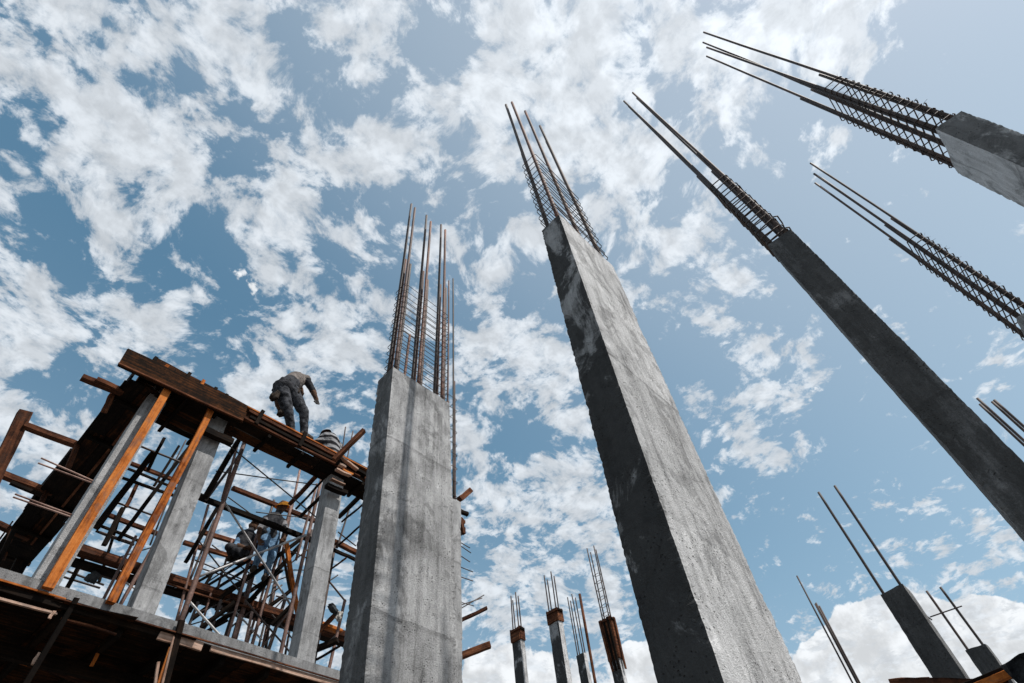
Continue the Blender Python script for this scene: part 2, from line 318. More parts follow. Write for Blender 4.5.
# ------------------------------------------------------------------ concrete columns with starter bars
def shaft(name, base, top, sx, sy, z0, z1, mat, parent, step=.02, cell=.045, chip=.016, crown=.03, sy0=None):
    """rough cast shaft: base/top = (x, y) of the near-left corner, sx, sy its size"""
    rows = max(6, int((z1 - z0) / step)); nx = max(2, int(sx / cell)); ny = max(2, int(sy / cell)); s = random.random() * 40
    per = [(i / nx, 0) for i in range(nx)] + [(1, j / ny) for j in range(ny)] + [(1 - i / nx, 1) for i in range(nx)] + [(0, 1 - j / ny) for j in range(ny)]
    bm = bmesh.new(); rings = []; c0 = Vector((base[0] + sx / 2, base[1] + sy / 2, z0))
    lv = [i / rows for i in range(rows + 1)]
    if rows > 120: lv = [q for i, q in enumerate(lv) if z0 + (z1 - z0) * q > 2.1 or i % 10 == 0]
    rows = len(lv) - 1
    for i, t in enumerate(lv):
        z = z0 + (z1 - z0) * t; bx = base[0] + (top[0] - base[0]) * t; by = base[1] + (top[1] - base[1]) * t; ring = []
        for (a, b) in per:
            q = Vector((bx + a * sx, by + b * (sy + ((sy0 or sy) - sy) * (1 - t)), z)); corner = a in (0, 1) and b in (0, 1)
            nr = Vector(((a == 1) - (a == 0), (b == 1) - (b == 0), 0)).normalized() if (a in (0, 1) or b in (0, 1)) else Vector((0, 0, 0))
            h = noise.noise(q * 1.1 + Vector((s, 0, 0))) * .005 + noise.noise(q * 5 + Vector((0, s, 0))) * .0022 + noise.noise(q * 17 + Vector((0, s, 4))) * .0022
            if corner:
                h -= .004 + max(0, noise.noise(q * 31 + Vector((s, 5, 0)))) * chip * .6 + max(0, noise.noise(q * 77 + Vector((s, 9, 0)))) * chip * .6 + max(0, noise.noise(q * 4 + Vector((7, s, 0))) - .45) * chip * 1.6
                h += random.uniform(-.12, .12) * chip
            q += nr * h
            if i == rows: q.z += noise.noise(q * 6 + Vector((0, 0, s))) * crown
            ring.append(bm.verts.new(q - c0))
        rings.append(ring)
    n = len(per)
    for i in range(rows):
        for k in range(n): bm.faces.new((rings[i][k], rings[i][(k + 1) % n], rings[i + 1][(k + 1) % n], rings[i + 1][k]))
    bm.faces.new(rings[-1]); bm.faces.new(rings[0][::-1])
    me = bpy.data.meshes.new(name); bm.to_mesh(me); bm.free(); return link(name, me, mat, parent, Matrix.Translation(c0))
def hoop(name, x0, x1, y0, y1, z, r, mat, parent, hook=.05, tilt=.012):
    a = [random.uniform(-tilt, tilt) for _ in range(4)]; e = .012
    pts = [(x0, y0 + e, z + a[0]), (x0 + e, y0, z + a[0]), (x1 - e, y0, z + a[1]), (x1, y0 + e, z + a[1]), (x1, y1 - e, z + a[2]), (x1 - e, y1, z + a[2]), (x0 + e, y1, z + a[3]), (x0, y1 - e, z + a[3]), (x0, y0 + e * 2, z + a[0] + .012), (x0 + hook * .6, y0 + hook, z + a[0] + .02)]
    return poly_mesh(name, pts, r, mat, parent, 5)
def wires(parent, spots, mat='wire'):
    bm = bmesh.new(); o = Vector(spots[0])
    for q in spots:
        q = Vector(q)
        for _ in range(2):
            d = Vector((random.uniform(-1, 1), random.uniform(-1, 1), random.uniform(-.6, .8))).normalized() * random.uniform(.03, .08)
            sweep(bm, [q - o, q - o + d * .6 + Vector((0, 0, .01)), q - o + d], .0014, 4)
    me = bpy.data.meshes.new('tie_wire'); bm.to_mesh(me); bm.free(); o_ = link('tie_wire', me, mat, parent, Matrix.Translation(o)); o_['kind'] = 'stuff'
def cage(parent, pos, ztop, tips, laps, r, hoops, mat='rebar_dark', matl='rebar_rust', hr=.005):
    """starter bars: pos = [(x, y)], tips = height of each tall bar, laps = height where the spliced lower bar ends"""
    spots = []; tips = [t if isinstance(t, Vector) else Vector((pos[i][0], pos[i][1], t)) for i, t in enumerate(tips)]
    j = lambda s_: random.uniform(-s_, s_)
    for i, (x, y) in enumerate(pos):
        b0 = Vector((x, y, ztop)); d = (tips[i] - b0) / (tips[i].z - ztop); st = b0 - d * .15
        tube('rebar', st, tips[i] + Vector((j(.008), j(.008), 0)), r, mat if i % 2 else matl, parent, 7, .003)
        if laps:
            o_ = Vector((r * 2.0, r * .8, 0)); zl = laps[i] - ztop
            tube('lap_rebar', st + o_, b0 + o_ + d * zl + Vector((j(.006), j(.006), 0)), r * 1.05, matl if i % 2 else mat, parent, 7, .003)
    lean = sum(((tips[i] - Vector((x, y, ztop))) / (tips[i].z - ztop) for i, (x, y) in enumerate(pos)), Vector()) / len(pos)
    xs = [q[0] for q in pos]; ys = [q[1] for q in pos]; x0, x1, y0, y1 = min(xs) - r * 1.6, max(xs) + r * 3.4, min(ys) - r * 1.6, max(ys) + r * 2.4
    for z in hoops:
        s = random.uniform(-.006, .006); dx, dy = lean[0] * (z - ztop), lean[1] * (z - ztop)
        hoop('stirrup', x0 + s + dx, x1 + s + dx, y0 + s + dy, y1 + s + dy, z + random.uniform(-.014, .014), hr, mat, parent)
        for (x, y) in pos:
            if random.random() < .5: spots.append((x + dx, y + dy, z))
    if spots: wires(parent, spots)
ZT = 5.8
def TIPS(pos, pxs): return [atX(px, py, p[0]) for p, (px, py) in zip(pos, pxs)]   # bar tips on each bar's own upright plane
def steps(a, b, n): return [a + (b - a) * i / (n - 1) for i in range(n)]

# left of the pair in front: broad column with brown bars
c = empty('concrete_column', (2.45, 3.33, 0), 'broad grey column with a vertical dark stripe down its lit face and brown bars', 'column', 'tall bare concrete columns')
t1 = atZ(393, 367, ZT); b1 = atY(362, 683, t1.y + .02); lx, ly = (t1.x - b1.x) / (ZT - b1.z), 0
bx = b1.x - lx * b1.z
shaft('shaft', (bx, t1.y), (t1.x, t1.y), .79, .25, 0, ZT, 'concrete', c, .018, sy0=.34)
C1 = (t1.x, t1.y)
pos = [(C1[0] + dx, C1[1] + dy) for dx in (.06, .38, .71) for dy in (.05, .17)]
tr = [208, 204, 222, 216, 230, 225]; lr = [262, 258, 278, 270, 286, 283]
cage(c, pos, ZT, [z_for_row(x, y, q) for (x, y), q in zip(pos, tr)], [z_for_row(x, y, q) for (x, y), q in zip(pos, lr)], .019, steps(ZT + .08, z_for_row(pos[0][0], pos[0][1], 287), 14), 'rebar_dark', 'rebar_rust', hr=.0042)
q = (C1[0] + .30, C1[1] + .22); tube('short_rebar', (q[0], q[1], ZT - .1), (q[0] + .02, q[1], z_for_row(q[0], q[1], 334)), .016, 'rebar_rust', c)

# tall central column
c = empty('concrete_column', (2.4, 1.0, 0), 'largest column in the centre with one black shaded and stained side and one pale side', 'column', 'tall bare concrete columns')
t2 = atZ(559, 214, ZT); b2 = atX(725, 683, t2.x); b2b = atX(655, 683, t2.x); t2b = atX(540, 228, t2.x)
C2 = (t2.x, t2.y); ly = (t2.y - b2.y) / (ZT - b2.z)
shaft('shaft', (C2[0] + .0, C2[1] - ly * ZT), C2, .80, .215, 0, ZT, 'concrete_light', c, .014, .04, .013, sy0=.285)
pos = [(C2[0] + dx, C2[1] + dy) for dx, dy in ((.06, .045), (.06, .17), (.40, .05), (.73, .05))]
cage(c, pos, ZT, TIPS(pos, ((512, 102), (506, 105), (525, 112), (540, 126))), [z_for_row(x, y, q_, 2, 16) for (x, y), q_ in zip(pos, (146, 148, 150, 136))], .020, steps(ZT + .05, z_for_row(C2[0], C2[1], 150, 2, 16), 13), 'rebar_dark', 'rebar_rust', hr=.0042)

# dark column leaning out to the right of the picture
c = empty('concrete_column', (3.9, -.4, 0), 'dark mottled column rising from the right edge, two long bars above', 'column', 'tall bare concrete columns')
tl = atZ(765, 243, ZT); tr_ = atZ(793, 230, ZT); bl = atX(1024, 535, tl.x); br = atX(1024, 460, tl.x)
X3 = (tl.x + tr_.x) / 2; y1, y0 = atX(765, 243, X3).y, atX(793, 230, X3).y; yb1, yb0 = atX(1024, 535, X3).y, atX(1024, 460, X3).y; zb = (atX(1024, 535, X3).z + atX(1024, 460, X3).z) / 2
ly = ((y1 + y0) - (yb1 + yb0)) / 2 / (ZT - zb); sy3 = ((y1 - y0) + (yb1 - yb0)) / 2
C3 = (X3, y0)
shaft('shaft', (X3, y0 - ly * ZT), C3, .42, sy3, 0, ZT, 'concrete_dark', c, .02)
pos = [(X3 + dx, C3[1] + dy) for dx in (.06, .36) for dy in (.05, sy3 - .05)]
zt = TIPS(pos, ((633, 93), (624, 101), (637, 98), (629, 106)))
cage(c, pos, ZT, zt, [z_for_row(x, y, q_, 2, 18) for (x, y), q_ in zip(pos, (150, 155, 168, 172))], .017, steps(ZT + .06, z_for_row(X3, y0, 170, 2, 18), 13), 'rebar_dark', 'rebar_dark', hr=.007)
for k in range(2):                                   # stirrups knocked askew, bowing out
    z = ZT + .10 + k * .24 + random.uniform(-.03, .03); w = random.uniform(.0, .02)
    poly_mesh('bent_stirrup', [(X3 + .04, y0 + .03, z), (X3 + .10, y0 - w, z + .05), (X3 + .22, y0 - w * 1.1, z + .07), (X3 + .36, y0 + .02, z + .02), (X3 + .37, y1 - .04, z - .02), (X3 + .05, y1 - .03, z - .01)], .0075, 'rebar_dark', c, 6)

# column high at the right edge
c = empty('concrete_column', (4.1, -1.95, 0), 'thick column in the upper right corner with rugged pale underside edge', 'column', 'tall bare concrete columns')
m4 = atZ(935, 129, ZT); C4 = (m4.x, atX(962, 110, m4.x).y); sy4 = m4.y - C4[1]
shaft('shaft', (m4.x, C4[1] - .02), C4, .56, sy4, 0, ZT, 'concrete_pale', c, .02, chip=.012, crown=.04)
pos = [(m4.x + dx, C4[1] + dy) for dx in (.06, .48) for dy in (.045, sy4 - .045)]
cage(c, pos, ZT, TIPS(pos, ((704, 32), (707, 47), (703, 43), (707, 56))), [z_for_row(x, y, q_, 2, 18) for (x, y), q_ in zip(pos, (66, 72, 82, 90))], .0155, steps(ZT + .07, z_for_row(m4.x, C4[1], 66, 2, 18), 15), 'rebar_dark', 'rebar_dark', hr=.006)

# column whose head just touches the right edge
c = empty('concrete_column', (6.9, -1.85, 0), 'column cut by the right edge, only its slanting cage of four bars in view', 'column', 'tall bare concrete columns')
Z7 = 5.74; q7 = atZ(1016, 318, Z7)
shaft('shaft', (q7.x, q7.y - .22), (q7.x, q7.y - .22), .55, .22, 0, Z7, 'concrete_plain', c, .05, .08)
pos = [(q7.x + dx, q7.y - .22 + dy) for dx in (.05, .50) for dy in (.05, .17)]
cage(c, pos, Z7, TIPS(pos, ((811, 163), (814, 174), (822, 178), (815, 183))), [z_for_row(x, y, q_, 2, 24) for (x, y), q_ in zip(pos, (215, 222, 228, 236))], .017, steps(Z7 + .1, z_for_row(q7.x, q7.y, 240, 2, 18), 16), 'rebar_dark', 'rebar_dark', hr=.007)
q9 = atX(1075, 478, 9.0)
c = empty('concrete_column', (9.2, q9.y, 0), 'column hidden beyond the right edge, showing just a few thin bar tips', 'column', 'tall bare concrete columns')
shaft('shaft', (9.0, q9.y - .12), (9.0, q9.y - .12), .4, .24, 0, q9.z, 'concrete_plain', c, .1, .1)
pos = [(9.0 + dx, q9.y - .12 + dy) for dx in (.05, .35) for dy in (.06, .19)]
cage(c, pos, q9.z, [z_for_row(x, y, q_, 2, 18) for (x, y), q_ in zip(pos, (400, 398, 402, 404))], None, .018, [], 'rebar_dark', 'rebar_dark')

# pale column tucked behind the first
q8 = atZ(461, 503, ZT); s8 = .55
c = empty('concrete_column', (q8.x - .3, q8.y + .1, 0), 'narrow pale column half hidden right behind the broad striped column', 'column', 'tall bare concrete columns')
lean8 = (q8.x - atY(463, 683, q8.y).x) / (ZT - atY(463, 683, q8.y).z)
shaft('shaft', (q8.x - s8 - lean8 * ZT, q8.y), (q8.x - s8, q8.y), s8, .25, 0, ZT, 'concrete_plain', c, .03)
pos = [(q8.x - .19, q8.y + .06), (q8.x - .07, q8.y + .06), (q8.x - .19, q8.y + .19)]
cage(c, pos, ZT, [z_for_row(x, y, q_, 2, 20) for (x, y), q_ in zip(pos, (281, 279, 300))], [z_for_row(x, y, q_, 2, 20) for (x, y), q_ in zip(pos, (400, 380, 410))], .015, steps(ZT + .1, z_for_row(q8.x, q8.y, 400, 2, 18), 9), 'rebar_dark', 'rebar_rust')
for (a, b, th, m_) in (((459, 499), (470.5, 491), .075, 'wood_brown'), ((460, 511), (468, 515), .05, 'wood_dark'), ((461, 518), (463.5, 534), .05, 'wood_brown')):
    timber('formwork_block', atY(*a, q8.y + .32), atY(*b, q8.y + .30), th, th, m_, c)

# lower columns on the right
def small_column(label, x, pl_, pr_, zt_rows, mat, sx=.24, bars=True, rbar=.013):
    a = atX(*pl_, x); b = atX(*pr_, x); z = (a.z + b.z) / 2
    c = empty('concrete_column', (x + sx / 2, (a.y + b.y) / 2, 0), label, 'column', 'lower concrete columns beyond')
    shaft('shaft', (x, b.y), (x, b.y), sx, a.y - b.y, 0, z, mat, c, .05, .06, .012, .02)
    pos = [(x + .05, a.y - .03), (x + .05, b.y + .03)] if bars else []
    for (xx, yy), q_ in zip(pos, zt_rows):
        tube('rebar', (xx, yy, z - .1), (xx, yy + random.uniform(-.01, .01), z_for_row(xx, yy, q_, .5, 14)), rbar, 'rebar_dark', c, 7, .002)
    return c, pos, z
small_column('short dark column with two parallel bars, standing before the white cumulus', 6.7, (880, 595), (903, 584), (492, 486), 'concrete_dark', rbar=.015)
c, pos, z = small_column('shortest dark column near the lower right corner, two bars joined by a crosspiece', 8.0, (964, 650), (985, 643), (591, 587), 'concrete_dark', rbar=.014)
a = atX(930, 617, 8.04); b = atX(962, 606, 8.04); tube('cross_rebar', a, b, .007, 'rebar_dark', c)
a = atX(932, 620, 8.02); tube('cross_rebar', a, a + Vector((0, .06, .14)), .007, 'rebar_dark', c)

# bundle of thin bars, lower right of centre
p0 = atX(858, 690, 9.0)
c = empty('rebar_cage', (9.0, p0.y, 0), 'slim bundle of rising bars tied together, left of the short dark column', 'rebar cage')
for i, (dx, dy, py) in enumerate(((0, .02, 576), (.05, -.03, 603), (.12, .0, 604), (.02, -.06, 606))):
    tube('rebar', (9.0 + dx, p0.y + dy, 0), (9.0 + dx, p0.y + dy, z_for_row(9.0 + dx, p0.y + dy, py, .5, 14)), .012, 'rebar_dark', c)
for k in range(9): hoop('stirrup', 8.985, 9.14, p0.y - .075, p0.y + .035, .6 + k * .42, .005, 'rebar_dark', c)

# ------------------------------------------------------------------ far columns with wooden collars
def far_column(label, pl_, pr_, zt, tips, collar, tall=False):
    a = atZ(*pl_, zt); b = atX(pr_[0], pr_[1], a.x); b.y = a.y - (a.y - b.y) * .78; w = a.y - b.y; sx = w * .55
    c = empty('concrete_column', (a.x + sx / 2, (a.y + b.y) / 2, 0), label, 'column', 'slim far columns with formwork collars')
    shaft('shaft', (a.x, b.y), (a.x, b.y), sx, w, 0, zt, 'concrete_light', c, .12, .08, .012, .02)
    for k, (fx, fy) in enumerate(((.2, .85), (.2, .15), (.8, .85), (.8, .15))):
        x, y = a.x + sx * fx, b.y + w * fy
        tube('rebar', (x, y, zt - .1), (x + random.uniform(-.02, .02), y + random.uniform(-.02, .02), z_for_row(x, y, tips[k % 2] + 4 * (k // 2), 2, 16)), .015, 'rebar_dark', c)
    if collar:
        h = collar * .68; e = .008; x0, x1, y0, y1 = a.x - e, a.x + sx + e, b.y - e, a.y + e; z0 = zt - h
        for k, (u, v) in enumerate((((x0, y0), (x0, y1)), ((x0, y0), (x1, y0)), ((x1, y0), (x1, y1)), ((x0, y1), (x1, y1)))):
            zz = zt - h / 2 + .02 + .01 * k
            cb_ = timber('collar_board', (u[0], u[1], zz), (v[0], v[1], zz), .035, h, 'wood_brown', c)
            timber('batten', (u[0] - .03, u[1] - .03, zt - .03 + .004 * k), (v[0] - .03, v[1] - .03, zt - .03 + .004 * k), .035, .05, 'wood_dark' if k % 2 else 'wood_brown', cb_)
        if tall:
            for k in range(3):
                timber('form_board', (x0 - .03, y0 + .04 + k * .085, z0 - .2), (x0 - .03, y0 + .06 + k * .12, zt + .02), .03, .05, ('wood_dark', 'wood_dark', 'wood_brown')[k], c)
            timber('form_board', (x0 + .10, y0 - .05, z0 - .2), (x0 + .10, y0 - .05, zt), .05, .03, 'wood_brown', c)
    return c
far_column('leftmost far column, slim with a rusty square wooden collar', (511, 632), (522, 630), 7.6, (596, 592), .42)
far_column('second far column with a wooden collar, taller, bars above', (547, 614), (560, 611), 7.6, (576, 572), .42)
far_column('smallest far column, no collar, between collared column and leaning pole', (576, 656), (586, 653), 7.4, (597, 594), 0)
cf = far_column('far column clad in long orange form boards beside the big column', (601, 622), (613, 619), 7.6, (548, 546), 1.35, True)
for k in range(6): hoop('stirrup', cf.location.x - .05, cf.location.x + .05, cf.location.y - .09, cf.location.y + .09, 7.75 + k * .2, .006, 'rebar_dark', cf)
a = atZ(580, 594, 8.2); b = atY(594, 700, a.y)
pl_ = tag(tube('timber_pole', (b.x, b.y, 0), a, .032, 'wood_brown'), 'thin rusty brown pole standing among the far columns', 'pole')

# ------------------------------------------------------------------ concrete frame of the building on the left
ZS, YF = 4.76, 7.10                                  # floor top, front plane
fr = empty('concrete_building', (3, 9, 0), 'raw concrete floor with slender square columns, left building', 'building')
def slab_part(name, x0, x1, y0, y1, z0, z1, mat, parent, n=40):
    bm = bmesh.new(); c0 = Vector(((x0 + x1) / 2, (y0 + y1) / 2, z0)); rings = []
    for i in range(n + 1):
        x = x0 + (x1 - x0) * i / n
        rings.append([bm.verts.new(Vector((x, y + noise.noise((x * 3, y, z * 9)) * .008, z + noise.noise((x * 2.2, y * 3, z)) * .010)) - c0) for y, z in ((y0, z0), (y0, z1), (y1, z1), (y1, z0))])
    for i in range(n):
        for k in range(4): bm.faces.new((rings[i][k], rings[i][(k + 1) % 4], rings[i + 1][(k + 1) % 4], rings[i + 1][k]))
    bm.faces.new(rings[0][::-1]); bm.faces.new(rings[-1]); bmesh.ops.recalc_face_normals(bm, faces=bm.faces)
    me = bpy.data.meshes.new(name); bm.to_mesh(me); bm.free(); return link(name, me, mat, parent, Matrix.Translation(c0))
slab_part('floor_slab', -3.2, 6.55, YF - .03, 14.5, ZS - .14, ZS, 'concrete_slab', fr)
def bcol(px0, px1, py, z1=7.82, w=.25, y=YF, dx=0):
    a = atY(px0, py, y + .02); return (a.x, w, y + .02, z1)
cols = []
for (pa, pb, ta, tb) in (((30, 583), (57, 590), None, None), ((131, 610), (155, 616), (200, 440), (222, 440)), ((298, 652), (316, 657), (326, 500), (342, 500))):
    A, B = atY(*pa, YF + .02), atY(*pb, YF + .02); w = B.x - A.x; xa = A.x; xt = xa
    if ta: TA, TB = atY(*ta, YF + .02), atY(*tb, YF + .02); xt = ((TA.x + TB.x) - (TB.x - TA.x)) / 2; xt = xa + (xt - xa) * 1.1
    cols.append((xa, xt, w))
bcols = []
for xa, xt, w in cols:
    bcols.append(0); bcols[-1] = shaft('column', (xa, YF + .02), (xt, YF + .02), w, .26, ZS, 7.82, 'concrete_plain', fr, .04, .05, .008, .01)
for x in (5.6,):
    shaft('column', (x, YF + .02), (x, YF + .02), .26, .26, ZS, 7.82, 'concrete_plain', fr, .06, .06, .008, .01)
for x, y in ((-2.6, 9.8), (.7, 9.8), (3.75, 9.8), (6.1, 9.8), (-2.6, 11), (.7, 11), (3.75, 11), (6.1, 11), (.7, 14), (3.75, 14), (6.1, 14)):
    shaft('lower_column', (x - .15, y - .15), (x - .15, y - .15), .3, .3, 0, ZS - .2, 'concrete_plain', fr, .2, .1, .006, .005)
x0c = cols[0][0]
for (a, b) in (((41, 458), (93, 481)), ((38, 463), (92, 483)), ((15, 494), (72, 515)), ((13, 497), (74, 518))):
    tube('dowel_bar', atY(*a, YF + .06), atY(*b, YF + .10), .010, 'tube_rust', bcols[0])
# stubs at the far right end
for (a, b, r) in (((458, 544), (471, 553), .010), ((458, 541), (470, 548), .010), ((458, 554), (470, 562), .010), ((458, 566), (473, 572), .010), ((458, 576), (473, 581), .010), ((458, 610), (484, 595), .010), ((458, 606), (482, 598), .010), ((460, 602), (474, 606), .008)):
    tube('dowel_bar', atY(*a, YF + .5), atY(*b, YF + .45), r, 'rebar_dark', fr)

# ------------------------------------------------------------------ deck formwork under the floor
dk = empty('deck_formwork', (2, 8, 0), 'dark timber shuttering under the concrete floor edge, lower left', 'formwork')
for k in range(14):
    x0, x1 = -3.2 + k * .70, -3.2 + k * .70 + .693
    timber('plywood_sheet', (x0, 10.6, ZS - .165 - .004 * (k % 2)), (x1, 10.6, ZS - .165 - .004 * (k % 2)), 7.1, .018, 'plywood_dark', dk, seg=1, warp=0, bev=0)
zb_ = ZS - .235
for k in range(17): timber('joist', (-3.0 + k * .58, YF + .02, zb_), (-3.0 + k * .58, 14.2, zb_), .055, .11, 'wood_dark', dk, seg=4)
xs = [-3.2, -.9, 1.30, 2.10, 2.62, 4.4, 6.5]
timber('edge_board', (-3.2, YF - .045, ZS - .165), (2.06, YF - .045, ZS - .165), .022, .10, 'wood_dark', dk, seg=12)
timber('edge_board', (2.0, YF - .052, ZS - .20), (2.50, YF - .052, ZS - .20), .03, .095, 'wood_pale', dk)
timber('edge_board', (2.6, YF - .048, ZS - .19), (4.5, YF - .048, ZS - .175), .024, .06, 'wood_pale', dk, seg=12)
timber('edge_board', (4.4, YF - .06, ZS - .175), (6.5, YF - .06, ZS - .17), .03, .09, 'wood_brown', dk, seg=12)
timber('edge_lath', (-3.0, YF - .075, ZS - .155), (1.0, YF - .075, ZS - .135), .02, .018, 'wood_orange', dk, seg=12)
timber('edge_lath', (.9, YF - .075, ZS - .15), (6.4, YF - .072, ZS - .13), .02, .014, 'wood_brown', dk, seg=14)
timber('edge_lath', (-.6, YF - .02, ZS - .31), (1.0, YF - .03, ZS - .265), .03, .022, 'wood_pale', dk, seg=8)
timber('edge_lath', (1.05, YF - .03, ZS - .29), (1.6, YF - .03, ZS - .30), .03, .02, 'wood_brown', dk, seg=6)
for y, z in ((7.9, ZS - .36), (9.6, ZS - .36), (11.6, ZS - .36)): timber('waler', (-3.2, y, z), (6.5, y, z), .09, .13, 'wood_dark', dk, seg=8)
timber('waler', atY(38, 661, 8.3), atY(190, 716, 8.3), .10, .11, 'concrete_plain' and 'wood_brown', dk, seg=8)
timber('waler', atY(9, 656, 8.35), atY(30, 663, 8.35), .05, .06, 'wood_orange', dk)
timber('batten', atY(54, 611, YF - .05), atY(49, 619, YF - .05), .03, .02, 'wood_pale', dk)
timber('batten', atY(40, 653, YF + .1), atY(33, 665, YF + .1), .04, .025, 'wood_pale', dk)
timber('batten', atY(101, 646, YF + .5), atY(92, 666, YF + .5), .035, .02, 'wood_orange', dk)
def prop(label, a, b, w, mat, Y0, Y1, group='timber props below the floor'):
    A, B = atY(*a, Y0), atY(*b, Y1); d = (B - A); f_ = A.z / (A.z - B.z) if A.z > B.z + .2 else 1
    B2 = A + d * f_ if A.z > B.z + .2 else B
    B2.x = A.x + max(-.8, min(.8, B2.x - A.x))
    return tag(timber('timber_prop', A, B2, w, w * .8, mat, None, seg=8, warp=min(.012, w * .12)), label, 'prop', group)
prop('dark leaning post notched over the floor edge, lower left corner', (77, 598), (31, 675), .05, 'wood_dark', YF - .09, YF + .05)
prop('thick dark post with split foot under the floor edge, right of the first', (182, 620), (166, 682), .065, 'wood_dark', YF - .10, YF - .02)
prop('thin pale lath standing against the second dark post', (173.5, 637), (168.5, 683), .022, 'wood_pale', YF - .16, YF - .12)
prop('thin orange lath leaning left of the pale lath, lower left', (170.5, 647), (161, 676), .03, 'wood_orange', YF - .14, YF - .1)
prop('short pale lath left of the orange lath, bottom edge', (158.5, 662), (155, 683), .028, 'wood_pale', YF - .1, YF - .1)

# ------------------------------------------------------------------ beam formwork on top of the columns
bf = empty('beam_formwork', (2, 7.2, 7.8), 'dark rusty beam shuttering carried across the columns, workers on top', 'formwork')
ZB, ZTOP = 7.80, 8.12
xe = 6.6
for k, (xa, xb) in enumerate(((.42, 1.9), (1.91, 3.35), (3.36, 4.9), (4.91, xe))):
    timber('side_panel', (xa, 6.985, (ZB + ZTOP) / 2 + .002 * k), (xb, 6.985, (ZB + ZTOP) / 2 - .002 * k), .02, ZTOP - ZB, 'plywood_dark', bf, seg=6)
    timber('side_panel', (xa, 7.375, (ZB + ZTOP) / 2), (xb, 7.375, (ZB + ZTOP) / 2), .02, ZTOP - ZB - .02, 'plywood_dark', bf, seg=6)
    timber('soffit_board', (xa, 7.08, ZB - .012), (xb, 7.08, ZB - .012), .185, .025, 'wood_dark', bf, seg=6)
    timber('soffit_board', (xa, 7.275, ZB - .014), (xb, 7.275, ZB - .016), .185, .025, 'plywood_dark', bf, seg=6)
for (za, xa, xb, m_, h) in ((8.06, 1.9, 4.6, 'wood_orange', .022), (8.0, 1.95, 3.6, 'wood_brown', .05), (7.90, 2.0, 4.2, 'wood_dark', .05), (7.825, 1.8, 4.1, 'wood_brown', .03), (7.86, 4.2, xe, 'wood_brown', .06), (8.03, 4.5, xe, 'wood_brown', .07)):
    timber('batten', (xa, 6.95, za), (xb, 6.955, za + .005), .045, h, m_, bf, seg=10)
for x in (2.12, 2.9, 3.62): timber('upright_batten', (x, 6.915, 7.80), (x + .03, 6.918, 8.12), .06, .035, 'wood_dark', bf)
# raised board at the left end
A, B = atY(122.5, 357.5, 6.88), atY(245, 414.5, 6.90)
rbd = timber('raised_board', A, B, .025, .36, 'plywood_dark', bf, seg=8)
timber('batten', A + Vector((0, -.03, -.16)), B + Vector((0, -.03, -.165)), .03, .025, 'wood_brown', rbd, seg=8)
for i, px in enumerate((150, 161, 171, 183.5, 197, 211, 223)):
    py = 350 + (px - 128) * .483; a = atY(px, py + 6, 6.93); timber('cleat' if i != 2 else 'nail', a, a + Vector((random.uniform(.0, .03), 0, random.uniform(.16, .24))), .05 if i != 2 else .014, .04 if i != 2 else .014, ('wood_dark', 'wood_orange', 'wood_dark')[i % 3], rbd)
# deeper soffit between the two left columns
for k in range(4):
    timber('soffit_board', (.45, 7.43 + k * .118, 7.79 - .006 * (k % 2)), (2.0 - .05 * k, 7.43 + k * .118, 7.79 + .005), .112, .025, 'wood_dark' if k % 2 else 'plywood_dark', bf, seg=6)
for x in (.7, 1.1, 1.55): timber('cross_batten', (x, 7.0, 7.735), (x, 7.9, 7.735), .05, .06, 'wood_dark', bf)
for x in (2.4, 3.0, 4.2, 4.8): timber('cross_batten', (x, 6.96, 7.745), (x, 7.40, 7.745), .05, .06, 'wood_dark', bf)
# planks piled by the right column
for i, (a, b, th, m_) in enumerate((((341, 457), (357, 470), .05, 'wood_pale'), ((339, 464), (345, 468), .06, 'wood_pale'), ((336, 469), (350, 476), .05, 'wood_pale'), ((342, 470), (352, 475), .05, 'wood_orange'), ((331, 479), (344, 485), .03, 'wood_pale'), ((352, 468), (372, 478), .08, 'wood_dark'), ((336, 459), (344, 462), .07, 'wood_dark'))):
    timber('plank', atY(*a, 6.88 + .01 * i), atY(*b, 6.89 + .01 * i), .07, th * .7, m_, bf)
timber('column_collar', atY(326, 485, 7.0), atY(346, 494, 7.0), .10, .07, 'wood_dark', bf); timber('column_collar', atY(200, 428, 7.02), atY(232, 443, 7.02), .10, .10, 'wood_dark', bf)
o = timber('loose_timber', atY(334, 460, 6.84), atY(364, 430.5, 6.55), .085, .07, 'wood_brown', None, seg=6); tag(o, 'brown timber sticking up across the beam beside the crouching worker', 'timber')
c = empty('starter_bars', atY(343, 458, 7.2), 'two thin bars standing behind the slanting brown timber', 'rebar')
tube('rebar', atY(341.5, 456, 7.2), atY(345.5, 427, 7.2), .012, 'rebar_dark', c); tube('rebar', atY(346, 464, 7.2), atY(353, 431, 7.2), .012, 'rebar_dark', c)

# beam form running back from the front, at the left end
yb = empty('beam_formwork', (.7, 10, 7.6), 'long black beam shuttering running back behind the leftmost column', 'formwork')
XL, XR, Z0 = .37, .93, 7.60
yy = 7.05
for k in range(5):
    y1_ = yy + 1.25; o_ = (-.02, .0, -.03, .02, -.02)[k]
    for j in range(3):
        x = XL + o_ + .09 + j * .185
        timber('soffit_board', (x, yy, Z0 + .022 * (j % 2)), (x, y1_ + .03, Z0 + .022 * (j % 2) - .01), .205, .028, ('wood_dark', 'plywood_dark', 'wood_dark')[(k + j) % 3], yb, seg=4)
    timber('side_board', (XL + o_ - .015, yy, Z0 + .24), (XL + o_ - .01, y1_ - .008, Z0 + .235), .025, .46, 'wood_dark', yb, seg=4)
    timber('side_board', (XR, yy, Z0 + .24), (XR, y1_ - .008, Z0 + .235), .025, .46, 'wood_dark', yb, seg=4)
    yy = y1_
